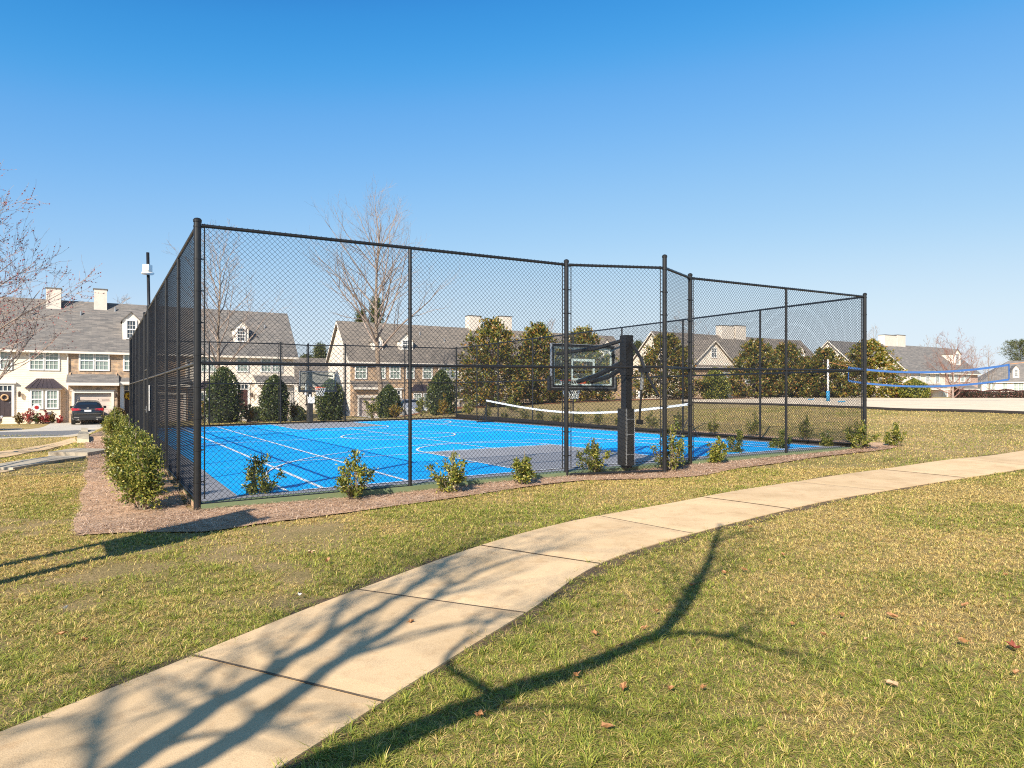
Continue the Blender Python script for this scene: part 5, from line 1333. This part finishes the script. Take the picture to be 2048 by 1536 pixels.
# --- pines
def pine(label, px, Z, top_y, width_px, seed, zb=-.8, first=.25):
    if px > 2000: first = .62
    p = at(px, Z); p.z = zb; h = hz(top_y, Z)-zb; w_ = width_px/F*Z
    t = thing('pine_tree', label, 'tree', p, 0, 'pines behind the town houses'); r_ = np.random.default_rng(seed); mb = MB()
    mb.tube([(0,0,-.3),(.1,0,h*.5),(0,0,h*.97)], [h*.02,h*.014,.03], 7); cs = []
    for k in range(85):
        z = first + (.98-first)*(k+.5)/85; a = k*2.4+r_.uniform(-.4,.4); ln = w_*.5*((1.05-.85*((z-first)/(1-first))**1.3) if px < 2000 else math.sin(math.pi*(.12+.8*(z-first)/(1-first))))*r_.uniform(.55,1.1)
        b = np.array([0,0,h*z]); tip = b + np.array([math.cos(a)*ln, math.sin(a)*ln, ln*.28]); mb.tube([b,tip], [.05,.012], 4, False)
        n = 60; s = r_.uniform(.35,1.05,(n,1)); cs.append(b + (tip-b)*s + r_.normal(size=(n,3))*.28)
    c = np.concatenate(cs); ou = np.tile(np.array([0,0,.5]), (len(c),1)); v, f = leaves(c, .5, ou, .1, .22, seed)
    np_mesh('crown', v, f, M['pine'], t); mb.build('trunk', M['darkbark'], t)
for i, a in enumerate(((640,100,690,70,'bushy pine in the gap between the town house rows'),(612,104,712,60,'shorter pine left in the gap between the town house rows'),(668,110,700,60,'pine half behind the gable of the stone row'),(752,92,596,56,'tall pine behind the tallest bare tree'),(722,96,620,46,'pine showing over the stone roof left of the tallest bare tree'),(1276,98,684,52,'pine between the stone row and the twin chimneyed row'),(2040,190,681,72,'round topped pine at the right edge of the skyline'))):
    pine(a[5-1] if False else a[4], a[0], a[1], a[2], a[3], 500+i)
# ================================================================ off-frame things whose shadows fall into the picture
SUNV = Vector((SUN_AZ[0]*COT, SUN_AZ[1]*COT, 1.0))        # rise along the sun ray per metre of height
def lift(px, py, h):
    p = hit(px, py); return np.array(p + SUNV*h)
t = thing('bare_tree', 'bare shade tree behind the viewer whose shadow crosses the path', 'tree', (0,0,0))
crot = np.array(hit(700,1536)); crot = np.array([-1.93,1.9,g(-1.93,1.9)]) + np.array(SUNV)*1.9
base = np.array([crot[0]-.05, crot[1]-.1, 0]); base[2] = g(base[0],base[1]); t.location = Vector(base)
rt = np.random.default_rng(5); tb = MB(); cb = MB()
tb.tube([base-base+np.array([0,0,-.2]), np.array([.0,.02,.9]), crot-base, crot-base+np.array([0.02,0.05,.25])], [.16,.125,.12,.09], 10)
def limb(pts, r0, r1, tw=0, tl=.8, k=7):
    P = [np.asarray(p)-base for p in pts]
    # smooth
    Q = [2*P[0]-P[1]] + P + [2*P[-1]-P[-2]]; out = []
    for i in range(1, len(Q)-2):
        for s in range(4):
            u = s/4; out.append(.5*((2*Q[i]) + (-Q[i-1]+Q[i+1])*u + (2*Q[i-1]-5*Q[i]+4*Q[i+1]-Q[i+2])*u*u + (-Q[i-1]+3*Q[i]-3*Q[i+1]+Q[i+2])*u**3))
    out.append(P[-1]); n = len(out)
    out = [p + rt.normal(size=3)*.008 for p in out]
    cb.tube(out, [r0+(r1-r0)*i/(n-1) for i in range(n)], k)
    for j in range(tw):
        f = rt.uniform(.25,1); i = min(n-2, int(f*(n-1))); d = out[i+1]-out[i]; d /= np.linalg.norm(d)
        s_ = np.cross(d, rt.normal(size=3)); s_ /= np.linalg.norm(s_); d = d*.75+s_*.65 + np.array([0,0,.2]); d /= np.linalg.norm(d)
        ln = tl*rt.uniform(.6,1.3); a = out[i]; pts_ = [a]; q = a
        for m_ in range(4): 
            d = d + rt.normal(size=3)*.12; d /= np.linalg.norm(d); q = q + d*ln/4; pts_.append(q)
        rr = max(.0095, (r0+(r1-r0)*f)*.33); cb.tube(pts_, [rr,rr*.75,rr*.5,rr*.35,.004], 5, False)
        for _ in range(3):
            i2 = rt.integers(1,4); d2 = pts_[i2+1]-pts_[i2] if i2 < 4 else d; d2 = d2/np.linalg.norm(d2) + rt.normal(size=3)*.5; d2 /= np.linalg.norm(d2)
            b_ = pts_[i2]; cb.tube([b_, b_+d2*ln*.25, b_+d2*ln*.5+rt.normal(size=3)*.03], [rr*.45,rr*.3,.003], 4, False)
c0 = crot
LB = lambda *a: [c0] + [lift(*p) for p in a]
limb(LB((650,1536,2.15),(830,1462,2.4),(1000,1396,2.65),(1180,1330,2.95),(1320,1272,3.2)), .105, .05, 0)
limb([lift(1320,1272,3.2),lift(1378,1205,3.6),(lift(1412,1140,4.0)),lift(1432,1085,4.4),lift(1440,1050,4.8)], .055, .02, 10, .8)
limb([lift(1320,1272,3.2),lift(1352,1222,4.0),lift(1385,1165,4.7),lift(1418,1112,5.3),lift(1430,1070,5.8)], .035, .012, 8, .8)
limb([lift(1320,1272,3.2),lift(1400,1268,3.3),lift(1470,1278,3.45),lift(1540,1300,3.7),lift(1640,1312,4.1)], .03, .008, 8, .6)
limb([lift(1000,1396,2.65),lift(900,1330,3.2),lift(960,1270,3.8),lift(1010,1225,4.2)], .03, .008, 3, .5)
limb([lift(830,1462,2.4),lift(1010,1420,2.9),lift(1200,1420,3.4),lift(1360,1440,3.9)], .022, .006, 3, .5)
limb(LB((268,1536,3.2),(450,1412,3.8),(570,1338,4.2),(650,1290,4.5)), .078, .055, 6, 1.1)
limb([lift(650,1290,4.5),lift(740,1232,4.9),lift(830,1180,5.3),lift(920,1113,5.9),lift(965,1080,6.4)], .05, .014, 13, 1.0)
limb([lift(650,1290,4.5),lift(680,1240,5.0),lift(705,1190,5.4),lift(760,1130,6.0)], .04, .01, 10, 1.0)
limb(LB((395,1536,3.3),(560,1424,3.9),(690,1325,4.5),(790,1265,4.9)), .075, .05, 6, 1.1)
limb([lift(790,1265,4.9),lift(850,1215,5.3),lift(910,1178,5.7),lift(1010,1128,6.3),lift(1130,1098,6.9)], .045, .012, 15, 1.1)
limb([lift(910,1178,5.7),lift(880,1140,6.2),lift(930,1095,6.8),lift(1050,1060,7.4)], .022, .008, 9, .9)
limb([lift(690,1325,4.5),lift(860,1265,5.0),lift(1000,1240,5.4),lift(1150,1180,5.9)], .022, .006, 9, .9)
limb([c0,lift(120,1640,3.6),lift(196,1540,4.3),lift(215,1470,4.8),lift(235,1378,5.4),lift(228,1330,5.9)], .045, .016, 5, .7)
limb([lift(215,1470,4.8),lift(160,1445,5.3),lift(90,1455,5.8),lift(10,1480,6.3)], .02, .008, 9, .9)
limb([lift(830,1180,5.3),lift(900,1150,6.0),lift(1000,1100,6.8),lift(1100,1060,7.6)], .02, .006, 7, 1.0)
limb([lift(690,1325,4.5),lift(730,1250,5.4),lift(860,1150,6.4),lift(900,1105,7.0)], .018, .006, 7, 1.0)
limb([lift(570,1338,4.2),lift(540,1270,5.2),lift(600,1220,6.0)], .016, .005, 5, .8)
limb([lift(450,1412,3.8),lift(420,1350,4.6),lift(500,1300,5.2),lift(620,1240,5.8)], .018, .006, 5, .8)
limb([lift(568,1424,3.9),lift(700,1420,4.4),lift(640,1460,4.2)], .012, .005, 2, .4)
tb.build('trunk', M['bark'], t, True); cb.build('crown', M['bark'], t, True)
bare_tree('bare shade tree beyond the left edge, its shadow lying on the left lawn', Vector((-13.2,8.6,g(-13.2,8.6))), 7.4, 3.2, .13, 77, .25, 13, up=.7, twigs=4, minr=.008)
p0 = np.array((hit(242,1110)-hit(0,0)*0)[:2]) + np.array(SUNV[:2])*1.05; p1 = np.array(hit(231,1081)[:2]) + np.array(SUNV[:2])*1.05
pb_ = Vector((*((p0+p1)/2), g(*((p0+p1)/2)))); av = math.atan2(p1[1]-p0[1], p1[0]-p0[0])
t = thing('notice_board', 'notice board on two posts beyond the left edge, casting the dark blocky shadow', 'sign', pb_, av)
mb = MB(); hw_ = np.linalg.norm(p1-p0)/2
for x in (-hw_+.05, hw_-.05):
    mb = MB(); mb.box(x-.05,x+.05,-.05,.05,-.3,2.4); mb.build('post', M['darkbark'], t)
mb = MB(); mb.box(-hw_,hw_,.052,.1,1.05,2.36); mb.build('board', M['timber'], t)

# ================================================================ grass
def inpoly(P, x, y):
    c = np.zeros(len(x), bool); n = len(P)
    for i in range(n):
        x1, y1 = P[i]; x2, y2 = P[(i+1)%n]
        if y1 == y2: continue
        k = ((y1 > y) != (y2 > y)) & (x < (x2-x1)*(y-y1)/(y2-y1)+x1); c ^= k
    return c
def vnoise(x, y, s, seed):
    r_ = np.random.default_rng(seed); T_ = r_.uniform(0,1,(256,256)); X, Y = x*s+1000, y*s+1000
    i, j = np.floor(X).astype(int), np.floor(Y).astype(int); fx, fy = X-i, Y-j; fx = fx*fx*(3-2*fx); fy = fy*fy*(3-2*fy)
    a = T_[i%256,j%256]; b = T_[(i+1)%256,j%256]; c = T_[i%256,(j+1)%256]; d = T_[(i+1)%256,(j+1)%256]
    return (a*(1-fx)+b*fx)*(1-fy) + (c*(1-fx)+d*fx)*fy
MULCH_F = [W(*q)[:2] for q in MF] + [W(15.2,.05)[:2], W(0,.05)[:2], W(-1.3,-.5)[:2]]
MULCH_L = [W(*q)[:2] for q in ((-1.33,-.9),(-1.38,.3),(-1.3,1.2),(-1.37,2.5),(-1.28,4),(-1.37,5.6),(-1.31,7.5),(-1.4,12),(-1.6,22.5),(0,22.5),(0,-.9))]
COURTP = [W(*q)[:2] for q in ((-.2,-.1),(15.3,-.1),(15.3,23.5),(-.2,23.5))]
OTHERS = [[np.array(p[:2]) for p in SN] + [np.array(p[:2]) for p in SF[::-1]]]
SW1 = [hit(*p)[:2] for p in ((-160,935),(0,917),(80,903),(130,891),(157,885),(150,876),(120,884),(70,894),(0,904),(-160,918))]
def field(x, y):
    """0 straw ... 1 green, and thin (bare) patches"""
    n1 = vnoise(x,y,.35,1); n2 = vnoise(x,y,1.3,2); n3 = vnoise(x,y,4.5,3)
    gr = .40*n1 + .35*n2 + .25*n3
    u, v = UV(x, y); d = np.hypot(x, y)
    gr = gr - .16*sstep(5, 13, d) + .05*(x < -1)*(v < 3) + .02
    side = path_side(x, y)
    gr += np.where(np.abs(side) < .35, .12, 0)
    bare = .5*vnoise(x,y,.9,7) + .5*vnoise(x,y,2.8,8)
    return gr, bare, side
PC_ = (np.array(path_l)+np.array(path_r))/2
def path_side(x, y):
    """signed distance beyond the path's edge (far side positive)"""
    out = np.full(len(x), 9.0)
    for P, s in ((np.array(path_l), 1), (np.array(path_r), -1)):
        P = P[::3]
        for p in P:
            d = np.hypot(x-p[0], y-p[1]); out = np.where(d < np.abs(out), d*s, out)
    return out
def grass(name, n, z0, z1, pw, hgt, wid, seed, lab):
    r_ = np.random.default_rng(seed)
    Z = (r_.uniform(0,1,n)*(z1**pw-z0**pw)+z0**pw)**(1/pw); X = r_.uniform(-1,1,n)*(.82*Z+.6)
    ip = inpoly(PATH_POLY[::2], X, Z); ok = ~ip | (np.abs(path_side(X, Z)) < .13*vnoise(X,Z,3.1,31)**2 + .02)
    for P in (MULCH_F, MULCH_L, COURTP, SW1, *OTHERS): ok &= ~inpoly([tuple(p[:2]) for p in P], X, Z)
    X, Z = X[ok], Z[ok]
    gr, bare, side = field(X, Z)
    # tufts: pull blades together
    k = 14.0; ci, cj = np.floor(X*k), np.floor(Z*k); hsh = np.modf(np.sin(ci*12.99+cj*78.23)*43758.5)[0]; hs2 = np.modf(np.sin(ci*39.3+cj*11.1)*24634.6)[0]
    tuft = (np.abs(hsh) < .45); tx, tz = (ci+.5+.3*hs2)/k, (cj+.5+.3*hsh)/k
    pull = np.where(tuft, r_.uniform(.2,.9,len(X)), 0); X2 = X+(tx-X)*pull; Z2 = Z+(tz-Z)*pull
    thr = np.where(side < 9, 0, 0) + np.where((X < .6) & (Z < 8.5) & (side > 0), .35, .14)
    keep = (bare > thr + r_.normal(size=len(X))*.10) | ((np.abs(side) < .12) & (r_.uniform(size=len(X)) < .8))
    X, Z, X2, Z2, gr, bare, tuft, hs2k = (a[keep] for a in (X, Z, X2, Z2, gr, bare, tuft, hs2)); side = side[keep]
    ok = ~inpoly(PATH_POLY[::2], X2, Z2); zadd = None; X2 = np.where(ok, X2, X); Z2 = np.where(ok, Z2, Z)
    n = len(X); zz_ = G(X2, Z2)
    d = np.hypot(X2, Z2); sc = np.maximum(1, d/4.5)**.75
    h = hgt*r_.uniform(.45,1.35,n)*np.where(tuft, 1.25, .8)*(.65+.7*gr); wd = wid*sc*r_.uniform(.7,1.3,n)
    h = h*np.where((np.abs(hs2k) < .035) & (X < 1.5), 1.6, 1); az = r_.uniform(0,2*math.pi,n); lean = r_.uniform(.5,2.3,n); bz = az + r_.normal(size=n)*.6
    fw = np.stack([np.cos(az),np.sin(az)],1); sd_ = np.stack([-np.sin(bz),np.cos(bz)],1)
    v = np.empty((n,5,3)); b = np.stack([X2,Z2,zz_-.004],1)
    for s, i in ((-1,0),(1,1)): v[:,i] = b; v[:,i,:2] += sd_*(wd*s*.5)[:,None]
    m1 = b.copy(); m1[:,:2] += fw*(h*lean*.35)[:,None]; m1[:,2] += h*.62/np.sqrt(1+.5*lean**2)
    for s, i in ((-1,2),(1,3)): v[:,i] = m1; v[:,i,:2] += sd_*(wd*s*.42)[:,None]
    tp = b.copy(); tp[:,:2] += fw*(h*lean*.95)[:,None]; tp[:,2] += h*.95/np.sqrt(1+lean**2*1.1); v[:,4] = tp
    o = (np.arange(n)*5)[:,None]
    f = np.concatenate([o+np.array([0,1,2]), o+np.array([1,3,2]), o+np.array([2,3,4])], 0)
    p_green = sstep(.30,.62,gr + r_.normal(size=n)*.10)
    bigt = (np.abs(hs2k) < .035) & (X < 1.5)
    isg = (r_.uniform(size=n) < p_green*.72+.05) | (bigt & (r_.uniform(size=n) < .8))
    st = np.array([.80,.61,.23]); st2 = np.array([.55,.38,.14]); g1 = np.array([.14,.215,.025]); g2 = np.array([.48,.46,.085])
    q = r_.uniform(size=(n,1)); col = np.where(isg[:,None], g1+(g2-g1)*q, st2+(st-st2)*q) * r_.uniform(.75,1.2,(n,1))
    tag(np_mesh(name, v.reshape(-1,3), f, M['blade'], None, np.repeat(np.clip(col,0,1),5,0)), lab, 'grass', kind='stuff')
grass('grass', 900000, 2.35, 13.0, .75, .037, .0034, 11, 'short straw and green winter lawn around the path')
grass('lawn_grass', 300000, 11.0, 36.0, 1.0, .045, .0042, 12, 'dry lawn farther off around the court')
# pine straw needles strewn over the mulch
def straw(n, poly, zr, seed):
    r_ = np.random.default_rng(seed); P = np.array([tuple(p[:2]) for p in poly]); lo, hi = P.min(0), P.max(0)
    x = r_.uniform(lo[0],hi[0],n*3); y = r_.uniform(lo[1],hi[1],n*3); ok = inpoly([tuple(p) for p in P], x, y) & (np.hypot(x,y) < zr); x, y = x[ok][:n], y[ok][:n]; n = len(x); x = x + r_.normal(size=n)*.045; y = y + r_.normal(size=n)*.045
    z = G(x,y)+.022; a = r_.uniform(0,2*math.pi,n); l = r_.uniform(.05,.15,n); e = r_.normal(size=n)*.14; w_ = .0028*np.maximum(1,np.hypot(x,y)/8)
    d = np.stack([np.cos(a),np.sin(a),e],1)*l[:,None]*.5; s = np.stack([-np.sin(a),np.cos(a),np.zeros(n)],1)*w_[:,None]; c = np.stack([x,y,z+r_.uniform(0,.02,n)],1)
    v = np.stack([c-d-s,c-d+s,c+d+s*.4,c+d-s*.4],1).reshape(-1,3); k = r_.uniform(size=(n,1)); col = np.array([.3,.17,.10])+(np.array([.86,.64,.46])-np.array([.3,.17,.10]))*k
    return v, np.arange(4*n).reshape(n,4), np.repeat(col,4,0)
for nm_, poly, n_, sd__, lab in (('pine_straw',MULCH_F,60000,21,'pine straw strewn along the front fence'),('pine_straw',MULCH_L,60000,22,'pine straw strewn along the long side of the fence')):
    v, f, c = straw(n_, poly, 26, sd__); tag(np_mesh(nm_, v, f, M['straw'], None, c), lab, 'pine straw', kind='stuff')
# ================================================================ leaves and a twig on the grass
def fallen(name, lab, cat_, px, py, size, m, kind, seed, rz=None, group=None):
    size *= .6; p = hit(px, py); r_ = random.Random(seed); mb = MB(); n = 14 if kind != 'oval' else 10; pts = []
    for i in range(n):
        a = 2*math.pi*i/n
        if kind == 'lobed': rr = size*(.5 if i % 2 else .25)*(1+.15*r_.uniform(-1,1))
        elif kind == 'maple': rr = size*(.5 if i % 3 == 0 else .28)*(1+.15*r_.uniform(-1,1))
        else: rr = size*.5*(1 if abs(math.cos(a)) > .5 else .6)
        x, y = rr*math.cos(a)*1.15, rr*math.sin(a)*.85
        pts.append((x, y, size*.22*abs(math.sin(a*1.5))+.02+r_.uniform(0,.012)))
    mb.add([(0,0,.012+size*.05)]+pts, [(0,1+i,1+(i+1)%n) for i in range(n)])
    mb.tube([(-size*.5,0,.02),(-size*.8,size*.08,.03)], .0018, 4)
    o = mb.build(name, M[m], None, False, p + Vector((0,0,.018))); o.rotation_euler = (r_.uniform(-.2,.2), r_.uniform(-.2,.2), r_.uniform(0,6.28) if rz is None else rz)
    tag(o, lab, cat_, group)
fallen('fallen_leaf','pale pointed oak leaf lying on the lawn between fence and path','leaf',622,1114,.15,'paleleaf','lobed',1)
fallen('fallen_leaf','dark red curled leaf on the grass at the right edge','leaf',2026,1306,.13,'redfall','maple',2)
fallen('fallen_leaf','palest pinkish leaf lying on the grass at the lower right','leaf',1786,1383,.085,'paleleaf','oval',3)
fallen('fallen_leaf','pale tan leaf in the middle of the right-hand grass','leaf',1731,1291,.06,'paleleaf','oval',4)
fallen('fallen_leaf','long tan leaf lying left of the dark red one','leaf',1928,1297,.10,'deadleaf','oval',5)
fallen('fallen_leaf','orange brown leaf at the tip of the darkest branch shadow','leaf',1338,1393,.08,'deadleaf','maple',6)
fallen('fallen_leaf','brown leaf on the bare soil between the path and the big shadow','leaf',957,1446,.09,'deadleaf','lobed',7)
GL = 'brown dead leaves scattered on the lawn'
for i, (px, py) in enumerate(((1405,1390),(1213,1470),(1189,1278),(1290,1268),(1384,1180),(1566,1119),(1540,1130),(1647,1282),(1487,1148),(1313,1233),(1685,1242),(1785,1244),(2012,1158),(1930,1221),(1152,1365),(1245,1303),(170,1293),(125,1280),(365,1102),(1500,1060),(1246,1390),(2032,1360),(820,1255),(655,1130),(1585,1260),(1450,1155))):
    fallen('fallen_leaf','small brown dead leaf lying flat on the lawn','leaf',px,py,.06+.02*(i%3),'deadleaf','oval' if i%2 else 'maple',30+i,None,GL)
for i, (px, py, lab) in enumerate(((133,1226,'white bleached scrap on the grass near the left edge'),(598,1200,'white bleached scrap on the grass beside the path edge'))):
    fallen('paper_scrap', lab, 'litter', px, py, .05, 'white', 'oval', 60+i)
# ================================================================ steps and low wall on the left slope
A = hit(154,886.5); B_ = hit(162.5,861); wv = hit(178,886.5)-A; wv.z = 0
p = (A+B_)/2; t = thing('stone_steps', 'short flight of pale stone steps beside the mulch on the left', 'steps', A)
n = 6; dv = (B_-A); dv.z = 0; hgt = .16
for i in range(n):
    a = dv*(i/n); b = dv*((i+1)/n) - dv.normalized()*.03
    mb = MB(); top = g(*(A+a)[:2])-A.z+hgt+(.02 if i%2 else 0)
    vs_ = [a, a+wv, b+wv, b]; mb.add([(q.x,q.y,top-.9) for q in vs_]+[(q.x,q.y,top) for q in vs_], [(0,3,2,1),(4,5,6,7),(0,1,5,4),(1,2,6,5),(2,3,7,6),(3,0,4,7)])
    mb.build('tread', M['greystone'], t)
def lowwall(name, lab, q, thick, hgt):
    P = [hit(*x) for x in q]; t = thing(name, lab, 'wall', P[0]); mb = MB()
    for a, b in zip(P[:-1], P[1:]):
        d = (b-a); d.z = 0; nrm = Vector((-d.y,d.x,0)).normalized()*thick
        vs_ = [a, b, b+nrm, a+nrm]; mb.add([(x.x-P[0].x,x.y-P[0].y,x.z-P[0].z-.4) for x in vs_]+[(x.x-P[0].x,x.y-P[0].y,(a.z if i in (0,3) else b.z)-P[0].z+hgt) for i, x in enumerate(vs_)], [(0,3,2,1),(4,5,6,7),(0,1,5,4),(1,2,6,5),(2,3,7,6),(3,0,4,7)])
    mb.build('wall', M['slab'], t); return t
lowwall('low_wall', 'low concrete wall with flat top crossing the left lawn below the steps', ((26,941),(100,928),(172,917)), .85, .06)
lowwall('low_wall', 'concrete block end of the low wall beside the holly row', ((175,914),(222,906)), 1.1, .11)
